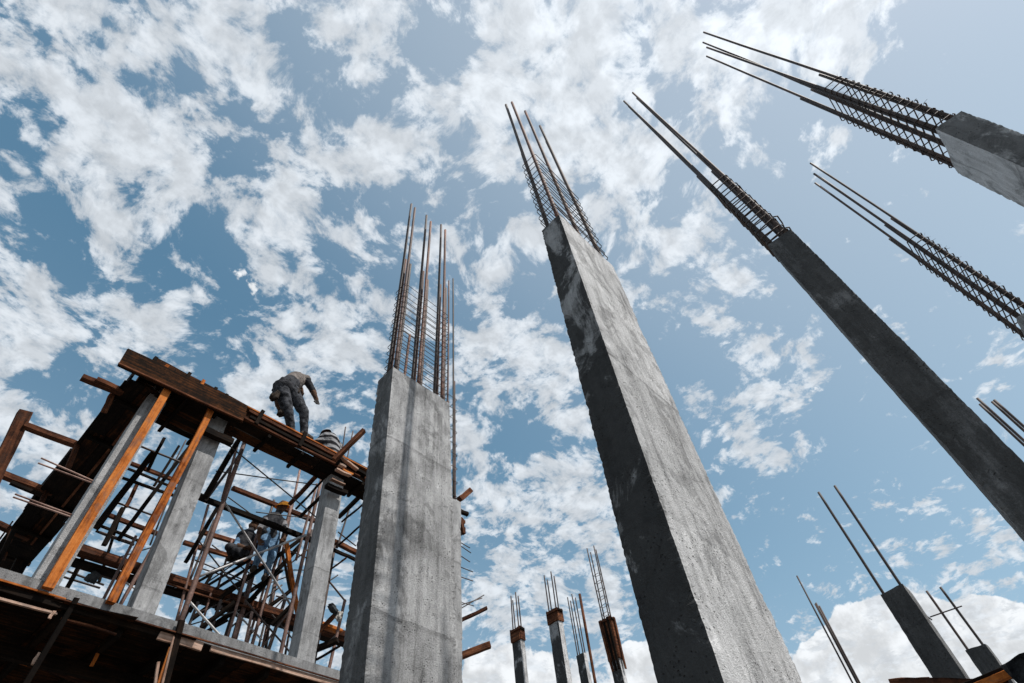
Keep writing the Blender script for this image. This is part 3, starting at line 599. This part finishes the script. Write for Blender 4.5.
for k in range(6): timber('cross_batten', (XL - .03, 7.5 + k * .95, Z0 - .05), (XR + .03, 7.5 + k * .95, Z0 - .05), .06, .05, 'wood_dark', yb)
timber('rail', (XL - .06, 7.2, Z0 + .05), (XL + .02, 13.2, Z0 + .05), .04, .08, 'wood_dark', yb, seg=10)
timber('rail', (.70, 7.8, Z0 - .03), (.78, 13.0, Z0 - .03), .035, .03, 'wood_brown', yb, seg=10)
for (a, b, w, m_) in (((82, 377), (122, 393), .09, 'wood_brown'), ((96, 380), (124, 392), .09, 'wood_brown'), ((24, 425), (90, 450), .10, 'wood_brown'), ((-6, 471), (52, 494), .11, 'wood_brown'), ((10, 483), (50, 499), .06, 'wood_dark'), ((-8, 522), (30, 538), .11, 'wood_brown'), ((-8, 548), (18, 556), .09, 'wood_brown')):
    A, B = atZ(*a, 7.62 if w != .06 else 7.5), atZ(*b, 7.62 if w != .06 else 7.5); timber('outrigger', A, B, w, w * .8, m_, yb)
for (a, b, Y) in (((113, 394), (104, 412), 7.5), ((77, 446), (67, 470), 8.8), ((50, 484), (42, 502), 10.1), ((14, 527), (2, 560), 11.4)):
    timber('strut', atY(*a, Y), atY(*b, Y), .075, .05, 'wood_brown', yb)
o = timber('timber_post', atY(25, 413, 8.9), atY(-16, 498, 9.0), .17, .14, 'wood_brown', None, seg=6); tag(o, 'thick weathered post end at the left edge of the picture', 'post')
for (a, b, w, Y) in (((-4, 566), (14, 530), .06, 10.4), ((4, 592), (22, 556), .12, 11.5), ((10, 590), (30, 552), .10, 11.6)):
    timber('lower_strut', atY(*a, Y), atY(*b, Y), w, w, 'wood_dark', yb)
timber('lower_strut', atY(8, 546, 11.3), atY(36, 556, 11.3), .34, .10, 'wood_dark', yb)

# orange props in front
tag(timber('timber_prop', atY(47, 588, 6.99), atY(167.5, 390, 6.96), .10, .07, 'wood_orange', None, seg=8, warp=.012), 'bright orange prop leaning against the leftmost column', 'prop', 'orange timber props')
tag(timber('timber_prop', atY(111, 603, 7.02), atY(213, 405, 6.98), .085, .07, 'wood_orange', None, seg=8, warp=.012), 'blotchy orange prop standing between the two left columns', 'prop', 'orange timber props')

# ------------------------------------------------------------------ scaffold inside the building
sf = empty('scaffold', (3, 9, ZS), 'tangle of timber ledgers, poles and braces inside the left building', 'scaffold')
def X_(name, a, b, Y, w, mat, h=None, par=sf):      # timber along the building
    w = w * .72 if name in ('post', 'ledger') else w
    return timber(name, atY(*a, Y), atY(*b, Y), w, h or w, mat, par, seg=5)
def foot(A, B):                                     # uprights stand on the floor
    if B.z > A.z: A, B = B, A
    if B.z < 6.5 and A.z - B.z > .35: B = A + (B - A) * ((A.z - ZS + .01) / (A.z - B.z))
    return A, B
def T_(name, a, b, Y0, r, mat, Y1=None):
    A, B = atY(*a, Y0), atY(*b, Y1 or Y0)
    if name == 'scaffold_pole': A, B = foot(A, B)
    return tube(name, A, B, r, mat, sf, 7)
# ledgers
X_('ledger', (232, 488), (326, 525), 9.0, .10, 'wood_brown'); X_('ledger', (196, 496), (330, 547), 8.4, .10, 'wood_dark')
X_('ledger', (200, 531), (256, 549), 10.2, .10, 'wood_brown'); X_('ledger', (184, 542), (262, 566), 9.8, .09, 'wood_brown')
X_('ledger', (330, 540), (362, 555), 8.4, .11, 'wood_brown'); X_('ledger', (330, 548), (360, 562), 8.4, .07, 'wood_dark')
X_('ledger', (130, 463), (196, 489), 9.0, .075, 'wood_brown'); X_('ledger', (108, 515), (166, 537), 9.6, .08, 'wood_brown')
for (a, b, w, Y) in (((126, 468), (184, 492), .045, 8.8), ((122, 478), (184, 499), .05, 8.9), ((96, 524), (142, 542), .05, 9.4), ((96, 531), (134, 545), .04, 9.5), ((150, 551), (172, 557), .06, 9.8), ((186, 490), (206, 498), .08, 8.6)): X_('ledger', a, b, Y, w, 'wood_dark')
for (a, b, Y) in (((140, 446), (200, 470), 8.2), ((115, 502), (158, 517), 9.2), ((100, 532), (133, 543), 9.0), ((98, 575), (112, 579), 9.2), ((62, 569), (104, 585), 10.0), ((64, 577), (100, 588), 10.0)): T_('tie_bar', a, b, Y, .016, 'rebar_dark')
# working platform of long planks
for k in range(2):
    timber('platform_plank', atY(66 - 4 * k, 547 + 3 * k, 9.0) + Vector((0, k * .19, 0)), atY(356, 641, 9.0) + Vector((0, k * .19, .0)), .18, .045, ('wood_brown', 'wood_dark', 'wood_dark')[k], sf, seg=12, warp=.02)
timber('platform_edge', atY(74, 545, 8.9), atY(352, 636, 8.9), .04, .10, 'wood_brown', sf, seg=12, warp=.02)
timber('platform_edge', atY(168, 583, 8.84), atY(304, 623, 8.84), .03, .02, 'wood_brown', sf, seg=12, warp=.02)
X_('platform_board', (314, 622), (340, 632), 8.7, .14, 'wood_orange', .05)
# uprights and posts
for (a, b, w, Y, m_) in (((96, 528), (152, 454), .11, 8.0, 'wood_dark'), ((118, 540), (189, 447), .075, 8.4, 'wood_dark'), ((104, 545), (123, 508), .09, 9.0, 'wood_dark'), ((126, 507), (138, 483), .07, 9.0, 'wood_brown'), ((99, 582), (122, 508), .05, 9.5, 'wood_dark'),
    ((186, 562), (220, 503), .075, 8.6, 'wood_dark'), ((238, 441), (205, 497), .10, 7.7, 'wood_dark'), ((164, 438), (148, 470), .06, 8.0, 'wood_dark'), ((179, 446), (154, 486), .05, 8.6, 'wood_dark'), ((190, 612), (214, 570), .06, 9.2, 'wood_dark'), ((62, 598), (84, 556), .08, 10.0, 'wood_dark'), ((195, 600), (172, 640), .05, 8.6, 'wood_dark')):
    X_('post', a, b, Y, w, m_)
T_('scaffold_pole', (245, 441), (186, 606), 7.6, .035, 'tube_rust'); T_('scaffold_pole', (238, 443), (222, 500), 7.9, .022, 'tube_rust'); T_('scaffold_pole', (243, 450), (206, 500), 8.0, .022, 'rebar_dark')
for (a, b, Y, r, m_) in (((322, 476), (281, 651), 8.0, .030, 'tube_rust'), ((317, 484), (296, 560), 8.3, .022, 'tube_rust'), ((300, 470), (262, 648), 9.4, .024, 'tube_rust'), ((293, 500), (252, 645), 8.8, .028, 'tube_rust'), ((274, 500), (232, 640), 9.0, .024, 'rebar_dark'),
    ((262, 520), (243, 580), 9.2, .03, 'tube_rust'), ((248, 565), (226, 634), 9.2, .026, 'rebar_dark'), ((257, 560), (236, 636), 8.9, .034, 'tube_rust'), ((274, 585), (266, 646), 9.4, .026, 'rebar_dark'), ((312, 530), (291, 652), 8.8, .024, 'rebar_dark'), ((335, 545), (318, 640), 8.6, .028, 'rebar_dark'), ((345, 600), (330, 664), 8.2, .026, 'tube_rust'),
    ((208, 505), (176, 622), 8.9, .022, 'tube_rust'), ((136, 536), (103, 600), 8.4, .020, 'tube_rust'), ((160, 535), (123, 600), 8.0, .024, 'tube_rust'), ((157, 560), (132, 606), 7.8, .03, 'wood_brown'), ((221, 600), (210, 632), 8.8, .026, 'rebar_dark'), ((285, 600), (270, 645), 9.0, .03, 'rebar_dark'), ((350, 506), (337, 548), 8.3, .018, 'rebar_dark')): T_('scaffold_pole', a, b, Y, r, m_)
# slanting braces and joists
for (a, b, w, Y0, Y1, m_) in (((317, 475), (290, 504), .095, 7.4, 8.4, 'wood_brown'), ((322, 481), (296, 509), .05, 7.4, 8.5, 'wood_dark'), ((326, 492), (300, 517), .07, 7.4, 8.5, 'wood_dark'), ((362, 494), (339, 517), .10, 7.4, 8.5, 'wood_dark'), ((362, 505), (342, 522), .045, 7.4, 8.5, 'wood_dark'), ((360, 526), (336, 547), .04, 7.4, 8.4, 'wood_dark'), ((346, 558), (330, 570), .04, 8.0, 8.6, 'wood_brown'),
    ((240, 558), (196, 583), .055, 9.0, 10.4, 'wood_dark'), ((250, 560), (203, 588), .055, 9.0, 10.4, 'wood_dark'), ((258, 562), (210, 592), .06, 9.0, 10.4, 'wood_dark'), ((268, 566), (222, 592), .05, 9.0, 10.4, 'wood_dark'),
    ((300, 540), (192, 619), .095, 8.6, 9.0, 'wood_dark'), ((300, 545), (240, 612), .10, 8.7, 9.0, 'wood_dark'), ((235, 602), (201, 628), .085, 8.2, 8.4, 'wood_dark'), ((298, 585), (262, 612), .085, 8.8, 9.0, 'wood_dark'), ((286, 543), (298, 615), .10, 8.3, 8.2, 'wood_orange'), ((282, 552), (290, 590), .06, 8.3, 8.2, 'wood_dark'),
    ((338, 612), (318, 632), .09, 8.0, 8.3, 'wood_brown'), ((338, 640), (314, 650), .13, 8.0, 8.3, 'wood_dark'), ((340, 646), (316, 660), .05, 8.0, 8.3, 'wood_dark'), ((228, 620), (190, 640), .05, 8.6, 8.9, 'wood_dark'), ((150, 600), (118, 612), .06, 8.0, 7.5, 'wood_brown')):
    timber('brace', atY(*a, Y0), atY(*b, Y1), w * .68, w * .58, m_, sf, seg=5)
for (a, b, Y, r, m_) in (((222, 498), (290, 604), 7.7, .016, 'tube_grey'), ((198, 577), (306, 535), 7.9, .018, 'tube_grey'), ((190, 602), (224, 640), 8.0, .016, 'tube_grey'), ((225, 442), (316, 517), 7.6, .011, 'wire'), ((216, 471), (318, 485), 7.7, .010, 'wire'), ((228, 497), (262, 522), 8.4, .010, 'wire'), ((198, 540), (240, 592), 8.8, .012, 'rebar_dark'), ((256, 512), (316, 519), 8.6, .010, 'wire'),
    ((245, 600), (290, 652), 8.4, .014, 'rebar_dark'), ((264, 645), (290, 610), 8.6, .014, 'rebar_dark'), ((276, 596), (296, 600), 8.6, .012, 'rebar_dark'), ((268, 610), (296, 643), 8.9, .012, 'rebar_dark'), ((328, 580), (346, 602), 8.4, .016, 'rebar_dark'), ((338, 532), (356, 546), 8.2, .012, 'rebar_dark'), ((285, 568), (312, 546), 8.6, .012, 'rebar_dark'), ((288, 550), (316, 562), 8.6, .012, 'rebar_dark'), ((268, 570), (312, 570), 8.8, .010, 'wire'), ((195, 560), (268, 590), 9.4, .012, 'rebar_dark'), ((200, 568), (250, 584), 9.6, .012, 'rebar_dark'), ((196, 590), (240, 560), 9.6, .012, 'rebar_dark'), ((152, 600), (122, 580), 8.2, .012, 'tube_grey'), ((314, 655), (336, 635), 8.4, .012, 'rebar_dark'), ((190, 625), (240, 610), 8.8, .010, 'wire'), ((236, 612), (262, 640), 8.8, .013, 'tube_grey'), ((150, 575), (185, 520), 8.2, .012, 'rebar_dark'), ((180, 470), (160, 510), 8.4, .014, 'rebar_dark'), ((186, 440), (168, 475), 8.7, .012, 'rebar_dark')):
    T_('brace_bar', a, b, Y, r, m_)
rs = random.Random(5)
for (a, b, Y, r, m_) in (((214, 520), (190, 580), 9.6, .02, 'rebar_dark'), ((232, 540), (214, 600), 9.8, .02, 'tube_rust'), ((246, 575), (229, 632), 8.6, .02, 'tube_rust'), ((268, 575), (248, 640), 9.2, .022, 'tube_rust'), ((280, 560), (259, 645), 9.6, .02, 'rebar_dark'), ((302, 560), (286, 650), 9.4, .02, 'rebar_dark'), ((306, 600), (297, 652), 9.2, .018, 'rebar_dark'),
    ((198, 602), (188, 628), 8.4, .02, 'rebar_dark'), ((212, 590), (200, 630), 8.9, .018, 'tube_rust'), ((240, 615), (234, 638), 8.4, .024, 'tube_rust'), ((252, 612), (246, 640), 8.5, .022, 'tube_rust'), ((330, 570), (318, 634), 9.0, .018, 'rebar_dark'), ((138, 548), (118, 596), 9.0, .016, 'rebar_dark'), ((150, 520), (128, 575), 9.2, .016, 'rebar_dark'), ((176, 480), (150, 545), 9.4, .014, 'rebar_dark')): T_('scaffold_pole', a, b, Y, r, m_)
for (a, b, Y, r) in (((200, 612), (250, 590), 8.9, .012), ((206, 598), (246, 622), 9.1, .012), ((225, 575), (262, 612), 9.5, .012), ((250, 590), (292, 575), 9.3, .012), ((262, 600), (300, 632), 9.3, .012), ((215, 610), (262, 560), 9.5, .014), ((230, 628), (282, 585), 9.0, .014), ((250, 635), (292, 590), 9.1, .012), ((118, 590), (150, 560), 9.6, .012), ((110, 560), (160, 545), 9.6, .010), ((196, 640), (222, 606), 8.7, .012), ((212, 545), (252, 575), 9.9, .012), ((316, 590), (338, 575), 8.8, .012)): T_('brace_bar', a, b, Y, r, 'rebar_dark')
for (a, b, w, Y0, Y1) in (((256, 596), (214, 625), .07, 8.8, 9.2), ((282, 570), (236, 600), .06, 8.9, 9.6), ((296, 600), (272, 625), .07, 8.7, 8.9), ((232, 590), (190, 606), .06, 9.2, 9.4), ((246, 556), (206, 575), .06, 9.3, 9.9)): timber('brace', atY(*a, Y0), atY(*b, Y1), w, w * .7, 'wood_dark', sf, seg=5)
# timbers poking out past the pale column
for (a, b, w, lab) in (((452, 625), (487, 608), .055, 'thin grey timber poking out right of the pale column'), ((452, 659), (490, 645), .10, 'thick rusty timber end poking out low beside the pale column')):
    tag(timber('scaffold_timber', atY(*a, 7.6), atY(*b, 7.2), w, w, 'wood_brown', None), lab, 'timber')

# ------------------------------------------------------------------ trestle corner at lower right
tr0 = empty('formwork_trestle', (6.0, .6, 0), 'rusty timber trestle cutting the lower right corner', 'formwork')
A, B = atX(940, 699, 6.0), atX(1030, 664, 6.0); timber('beam', A, B, .08, .07, 'wood_dark', tr0)
A2, B2 = atX(962, 694, 5.9), atX(1012, 672, 5.9); timber('beam', A2, B2, .06, .05, 'wood_orange', tr0)
timber('beam', atX(890, 682, 6.1), atX(930, 680, 6.1), .04, .04, 'wood_brown', tr0)
timber('beam', atX(900, 683, 6.1), atX(1010, 684, 6.1), .06, .06, 'wood_brown', tr0)
for p_ in (A.lerp(B, .1), A.lerp(B, .9), atX(895, 684, 6.1)): timber('leg', (p_.x + .05, p_.y, p_.z - .03), (p_.x + .05, p_.y, 0), .08, .08, 'wood_brown', tr0)
bm = bmesh.new(); c0 = atX(1024, 664, 5.85); gw = 14; gv = [[None] * (gw + 1) for _ in range(gw + 1)]
for i in range(gw + 1):
    for j in range(gw + 1):
        u, v = i / gw, j / gw; fold = math.sin(u * 17 + v * 2) * .022 + noise.noise((u * 4, v * 3, 2)) * .03
        gv[i][j] = bm.verts.new((-.05 + fold, .14 - u * .55 - v * .12, .05 - v * .55 - (u - .5) ** 2 * .1))
for i in range(gw):
    for j in range(gw): bm.faces.new((gv[i][j], gv[i + 1][j], gv[i + 1][j + 1], gv[i][j + 1]))
bmesh.ops.solidify(bm, geom=bm.faces[:], thickness=.006)
me = bpy.data.meshes.new('tarp'); bm.to_mesh(me); bm.free(); tag(link('tarp', me, 'tarp', None, Matrix.Translation(c0)), 'crumpled dark sheet hanging over the trestle at the right edge', 'tarp')

# ------------------------------------------------------------------ people
def capsule(bm, a, b, ra, rb, n=12, flat=None):
    a, b = Vector(a), Vector(b); t = (b - a); ln = t.length; t = t.normalized() if ln > 1e-6 else Vector((0, 0, 1)); u = t.orthogonal().normalized(); w = t.cross(u); rings = []
    prof = [(-ra * math.cos(q), ra * math.sin(q)) for q in (.25, .6, 1.0, 1.57)] + [(ln + rb * math.sin(q), rb * math.cos(q)) for q in (0, .57, .97, 1.32)]
    for s, r in prof: rings.append([bm.verts.new(a + t * s + (u * math.cos(6.28319 * k / n) + w * math.sin(6.28319 * k / n)) * max(r, .002)) for k in range(n)])
    for i in range(len(rings) - 1):
        for k in range(n): bm.faces.new((rings[i][k], rings[i][(k + 1) % n], rings[i + 1][(k + 1) % n], rings[i + 1][k]))
    bm.faces.new(rings[0][::-1]); bm.faces.new(rings[-1])
def make_person(label, J, mats, group, hat=None, voxel=.013, bulk=1.0, limb=1.0):
    """J: joints in the world; body fused to one skin"""
    segs = []
    mats.setdefault('low', mats['top'])
    def s(a, b, ra, rb, m_):
        k_ = bulk if m_ in ('top', 'low') else limb if m_ in ('leg', 'sleeve', 'fore', 'hand', 'boot') else 1.0; ra, rb = ra * k_, rb * k_
        segs.append((Vector(J[a]) if isinstance(a, str) else Vector(a), Vector(J[b]) if isinstance(b, str) else Vector(b), ra, rb, m_))
    side = (Vector(J['shR']) - Vector(J['shL'])).normalized(); P_, C_ = Vector(J['pelvis']), Vector(J['chest']); up_ = (C_ - P_).normalized()
    s('pelvis', P_.lerp(C_, .5), .135, .13, 'low'); s(P_.lerp(C_, .5), 'chest', .13, .145, 'top')
    for k in (-1, 1):
        s(P_ + side * .07 * k, P_.lerp(C_, .55) + side * .06 * k, .11, .10, 'low'); s(P_.lerp(C_, .5) + side * .06 * k, C_ + side * .08 * k, .10, .105, 'top')
    s('chest', 'neck', .09, .06, 'top'); s('neck', 'head', .055, .06, 'skin')
    H_ = Vector(J['head']); hd_ = (H_ - Vector(J['neck'])).normalized(); fw_ = side.cross(hd_).normalized() * -1
    s(H_ - hd_ * .02, H_ + hd_ * .06, .085, .092, 'skin'); s(H_ - hd_ * .07 + fw_ * .03, H_ - hd_ * .02 + fw_ * .03, .05, .06, 'skin'); s(H_ + fw_ * .09, H_ - hd_ * .03 + fw_ * .105, .012, .018, 'skin')
    for k in (-1, 1): s(H_ + side * .085 * k - hd_ * .01, H_ + side * .09 * k + hd_ * .03, .014, .018, 'skin')
    for q, k in (('L', -1), ('R', 1)):
        s('chest', 'sh' + q, .09, .072, 'top'); s('sh' + q, 'el' + q, .062, .048, 'sleeve'); s('el' + q, 'wr' + q, .045, .030, 'fore')
        w, hn = Vector(J['wr' + q]), Vector(J['ha' + q]); d = (hn - w).normalized(); sd_ = (side - d * side.dot(d)).normalized(); nr = d.cross(sd_)
        for e in (-.02, 0, .02): s(w + sd_ * e * .6, w + d * .085 + sd_ * e, .020, .016, 'hand')
        for i, e in enumerate((-.034, -.012, .012, .034)):
            l_ = (.062, .078, .082, .07)[i]; r0 = w + d * .085 + sd_ * e * .85; m1 = r0 + d * l_ * .5 + nr * .012; s(r0, m1, .0115, .0105, 'hand'); s(m1, m1 + d * l_ * .35 + nr * .03, .0105, .009, 'hand')
        t0 = w + d * .03 - sd_ * .028 * k; t1_ = t0 + d * .035 - sd_ * .03 * k + nr * .015; s(t0, t1_, .014, .012, 'hand'); s(t1_, t1_ + d * .03 + nr * .012, .012, .010, 'hand')
        s(P_ + side * .05 * k, 'hip' + q, .12, .105, 'leg'); s('hip' + q, 'kn' + q, .098, .070, 'leg'); s('kn' + q, 'an' + q, .066, .050, 'leg'); s('an' + q, 'to' + q, .048, .036, 'boot'); a_, t_ = Vector(J['an' + q]), Vector(J['to' + q]); s(a_ - (t_ - a_).normalized() * .05, a_, .042, .048, 'boot')
    o0 = Vector(J['anL']); bm = bmesh.new()
    for a, b, ra, rb, m_ in segs: capsule(bm, a - o0, b - o0, ra, rb)
    me = bpy.data.meshes.new('person'); bm.to_mesh(me); bm.free()
    tmp = bpy.data.objects.new('tmp', me); COL.objects.link(tmp); r = tmp.modifiers.new('r', 'REMESH'); r.mode = 'VOXEL'; r.voxel_size = voxel; r.use_smooth_shade = True
    sm = tmp.modifiers.new('s', 'SMOOTH'); sm.iterations = 3; sm.factor = .5
    dg = bpy.context.evaluated_depsgraph_get(); m2 = bpy.data.meshes.new_from_object(tmp.evaluated_get(dg)); bpy.data.objects.remove(tmp); m2.name = 'person'
    keys = ['low', 'top', 'sleeve', 'fore', 'hand', 'skin', 'leg', 'boot']; m2.materials.clear()
    for k in keys: m2.materials.append(MATS[mats[k]])
    nv = len(m2.vertices); co_ = np.empty(nv * 3); no_ = np.empty(nv * 3); m2.vertices.foreach_get('co', co_); m2.vertices.foreach_get('normal', no_)
    co_ = co_.reshape(-1, 3); no_ = no_.reshape(-1, 3)       # cloth folds
    hh = np.array([noise.noise(Vector(q) * 9 + Vector((3, 1, 7))) * .010 + noise.noise(Vector(q) * 21) * .006 for q in co_])
    m2.vertices.foreach_set('co', (co_ + no_ * hh[:, None]).ravel())
    nf = len(m2.polygons); cen = np.empty(nf * 3); m2.polygons.foreach_get('center', cen); cen = cen.reshape(-1, 3) + np.array(o0)
    bd = np.full(nf, 9.0); bk = np.zeros(nf, int)
    for a, b, ra, rb, m_ in segs:
        A_, AB = np.array(a), np.array(b - a); t = np.clip((cen - A_) @ AB / max(AB @ AB, 1e-9), 0, 1)
        dd = np.linalg.norm(cen - A_ - t[:, None] * AB, axis=1) - (ra + (rb - ra) * t); k = dd < bd; bd[k] = dd[k]; bk[k] = keys.index(m_)
    m2.polygons.foreach_set('material_index', bk); m2.polygons.foreach_set('use_smooth', np.ones(nf, bool))
    o = link('person', m2, None, None, Matrix.Translation(o0)); tag(o, label, 'person', group)
    def cap(name, mat, ra, brim):
        bm = bmesh.new(); rows_, n = 7, 18; rr = []
        Mx = Matrix((side, fw_, hd_)).transposed()
        for i in range(rows_):
            a = i / (rows_ - 1) * 1.5; rr.append([bm.verts.new(Mx @ Vector((math.cos(6.28319 * k / n) * ra * math.cos(a), math.sin(6.28319 * k / n) * ra * 1.12 * math.cos(a), ra * .95 * math.sin(a)))) for k in range(n)])
        for i in range(rows_ - 1):
            for k in range(n): bm.faces.new((rr[i][k], rr[i][(k + 1) % n], rr[i + 1][(k + 1) % n], rr[i + 1][k]))
        bm.faces.new(rr[-1])
        if brim:
            ring = [bm.verts.new(Mx @ Vector((math.cos(6.28319 * k / n) * ra * 1.16, math.sin(6.28319 * k / n) * ra * (1.3 + .25 * max(0, math.sin(6.28319 * k / n))), -.008))) for k in range(n)]
            for k in range(n): bm.faces.new((ring[k], ring[(k + 1) % n], rr[0][(k + 1) % n], rr[0][k]))
        bmesh.ops.solidify(bm, geom=bm.faces[:], thickness=.006)
        for f_ in bm.faces: f_.smooth = True
        m_ = bpy.data.meshes.new(name); bm.to_mesh(m_); bm.free(); link(name, m_, mat, o, Matrix.Translation(H_ + hd_ * .035))
    if hat: cap(*hat)
    else: cap('hair', 'hair', .100, False)
    return o
def soft_box(name, c, sx, sy, sz, mat, parent, rot=0, seed=1):
    bm = bmesh.new(); bmesh.ops.create_cube(bm, size=1); bmesh.ops.subdivide_edges(bm, edges=bm.edges[:], cuts=5, use_grid_fill=True)
    for v in bm.verts:
        p_ = v.co; r = max(abs(p_.x), abs(p_.y), abs(p_.z)); q = p_.normalized() * .38 + p_ * .24
        v.co = Vector((q.x * sx, q.y * sy, q.z * sz)) + p_.normalized() * noise.noise(p_ * 3 + Vector((seed, 0, 0))) * .035 + p_.normalized() * noise.noise(p_ * 8 + Vector((0, seed, 0))) * .012
    for f_ in bm.faces: f_.smooth = True
    m_ = bpy.data.meshes.new(name); bm.to_mesh(m_); bm.free(); return link(name, m_, mat, parent, Matrix.Translation(c) @ Matrix.Rotation(rot, 4, 'Y'))
G = 'workers on the left building'
MB = lambda top, leg, sleeve=None, fore='skin', hand='skin': dict(top=top, sleeve=sleeve or top, fore=fore, hand=hand, skin='skin', leg=leg, boot='boot')
# worker bending over on top of the beam
Y = 7.12
J = dict(pelvis=atY(284, 387, Y + .02), chest=atY(296, 380, Y + .40), neck=atY(300, 384, Y + .54), head=atY(299, 391, Y + .66),
 shL=atY(283, 382, Y + .42), elL=atY(275, 394, Y + .20), wrL=atY(279, 409, Y + .10), haL=atY(282, 418, Y + .06),
 shR=atY(306, 379, Y + .34), elR=atY(313, 391, Y + .26), wrR=atY(316.5, 400, Y + .20), haR=atY(318.5, 409, Y + .16),
 hipL=atY(283, 394, Y), hipR=atY(293, 393, Y), knL=atY(288.5, 413, Y - .06), knR=atY(304, 412.5, Y - .08), anL=atY(291.5, 431, Y), anR=atY(304, 435, Y - .03), toL=atY(295, 434, Y + .14), toR=atY(311, 438, Y + .06))
mb = MB('shirt_light', 'denim_grey', 'shirt_dark', 'skin', 'glove'); mb['low'] = 'shirt_dark'
w1 = make_person('worker bent double on the beam, arm hanging, grey trousers and dark tool belt', J, mb, G, bulk=1.22, limb=1.28, voxel=.012)
soft_box('tool_pouch', atY(275, 396, Y - .02), .12, .12, .24, 'leather', w1, .3, 2); soft_box('tool_pouch', atY(297, 392, Y - .08), .09, .10, .16, 'leather', w1, -.1, 5)
soft_box('tied_jacket', atY(283.5, 388, Y + .02), .34, .32, .30, 'shirt_dark', w1, .15, 8)
soft_box('tool_bag', atY(282, 413, Y), .11, .11, .20, 'leather', w1, .3, 4)
# worker crouching in a striped shirt
Y = 7.32
J = dict(pelvis=atY(331, 458, Y + .05), chest=atY(328, 443, Y + .08), neck=atY(326.5, 439, Y + .12), head=atY(325.5, 436, Y + .16),
 shL=atY(318, 444, Y + .1), elL=atY(316, 455, Y), wrL=atY(324, 461, Y - .1), haL=atY(328, 464, Y - .14), shR=atY(337, 446, Y + .1), elR=atY(342, 456, Y), wrR=atY(336, 462, Y - .1), haR=atY(332, 465, Y - .14),
 hipL=atY(327, 459, Y + .05), hipR=atY(335, 462, Y + .05), knL=atY(322, 456, Y - .1), knR=atY(340, 464, Y - .1), anL=atY(324, 468, Y - .02), anR=atY(337, 474, Y - .02), toL=atY(322, 468, Y - .14), toR=atY(336, 475, Y - .14))
make_person('worker crouching low behind the beam edge in a black and white striped shirt', J, MB('shirt_stripe', 'denim_grey', 'shirt_stripe'), G, ('cap', 'shirt_dark', .105, True), bulk=1.45, limb=1.2)
# worker in blue climbing the scaffold
Y = 8.75
J = dict(pelvis=atY(270, 535, Y), chest=atY(274, 520, Y + .1), neck=atY(279, 512, Y + .1), head=atY(281.5, 508, Y + .08),
 shL=atY(266, 519, Y + .1), elL=atY(260, 528, Y - .12), wrL=atY(259, 538, Y - .2), haL=atY(260, 543, Y - .2), shR=atY(283, 522, Y + .1), elR=atY(287, 531, Y - .1), wrR=atY(284, 539, Y - .2), haR=atY(281, 543, Y - .2),
 hipL=atY(266, 538, Y), hipR=atY(274, 540, Y), knL=atY(261, 550, Y - .2), knR=atY(272, 556, Y - .15), anL=atY(255, 567, Y), anR=atY(266, 575, Y), toL=atY(252, 570, Y - .1), toR=atY(263, 579, Y - .12))
make_person('worker in blue jeans and yellow helmet climbing among the scaffold poles', J, MB('shirt_dark', 'denim_blue', 'shirt_grey'), G, ('helmet', 'helmet_yellow', .115, True))
# worker squatting further left
Y = 9.4
J = dict(pelvis=atY(241, 549, Y), chest=atY(247, 537, Y), neck=atY(251, 530, Y), head=atY(254, 526, Y),
 shL=atY(240, 537, Y + .05), elL=atY(236, 545, Y - .1), wrL=atY(246, 548, Y - .2), haL=atY(250, 547, Y - .2), shR=atY(253, 540, Y + .05), elR=atY(257, 547, Y - .1), wrR=atY(259, 543, Y - .2), haR=atY(262, 541, Y - .2),
 hipL=atY(238, 550, Y), hipR=atY(244, 553, Y), knL=atY(229, 547, Y - .15), knR=atY(236, 552, Y - .2), anL=atY(232, 559, Y), anR=atY(240, 563, Y), toL=atY(228, 559, Y - .1), toR=atY(236, 563, Y - .1))
make_person('dark dressed worker squatting on the ledgers left of the blue one', J, MB('shirt_dark', 'shirt_dark', 'denim_blue'), G)
# sacks hung in the scaffold
tag(soft_box('dark_sack', atY(333, 609, 8.0), .24, .10, .07, 'tarp', None, .6, 3), 'dark sack slung between right column and broad striped column', 'sack')
tag(soft_box('pale_sack', atY(339, 616, 7.9), .08, .08, .16, 'sack', None, .3, 6), 'small pale rag hanging under the dark sack', 'rag')
tag(soft_box('hanging_bundle', atY(93, 577, 9.2), .15, .13, .17, 'tarp', None, .3, 9), 'black bundle on the platform behind the leftmost column', 'bundle')
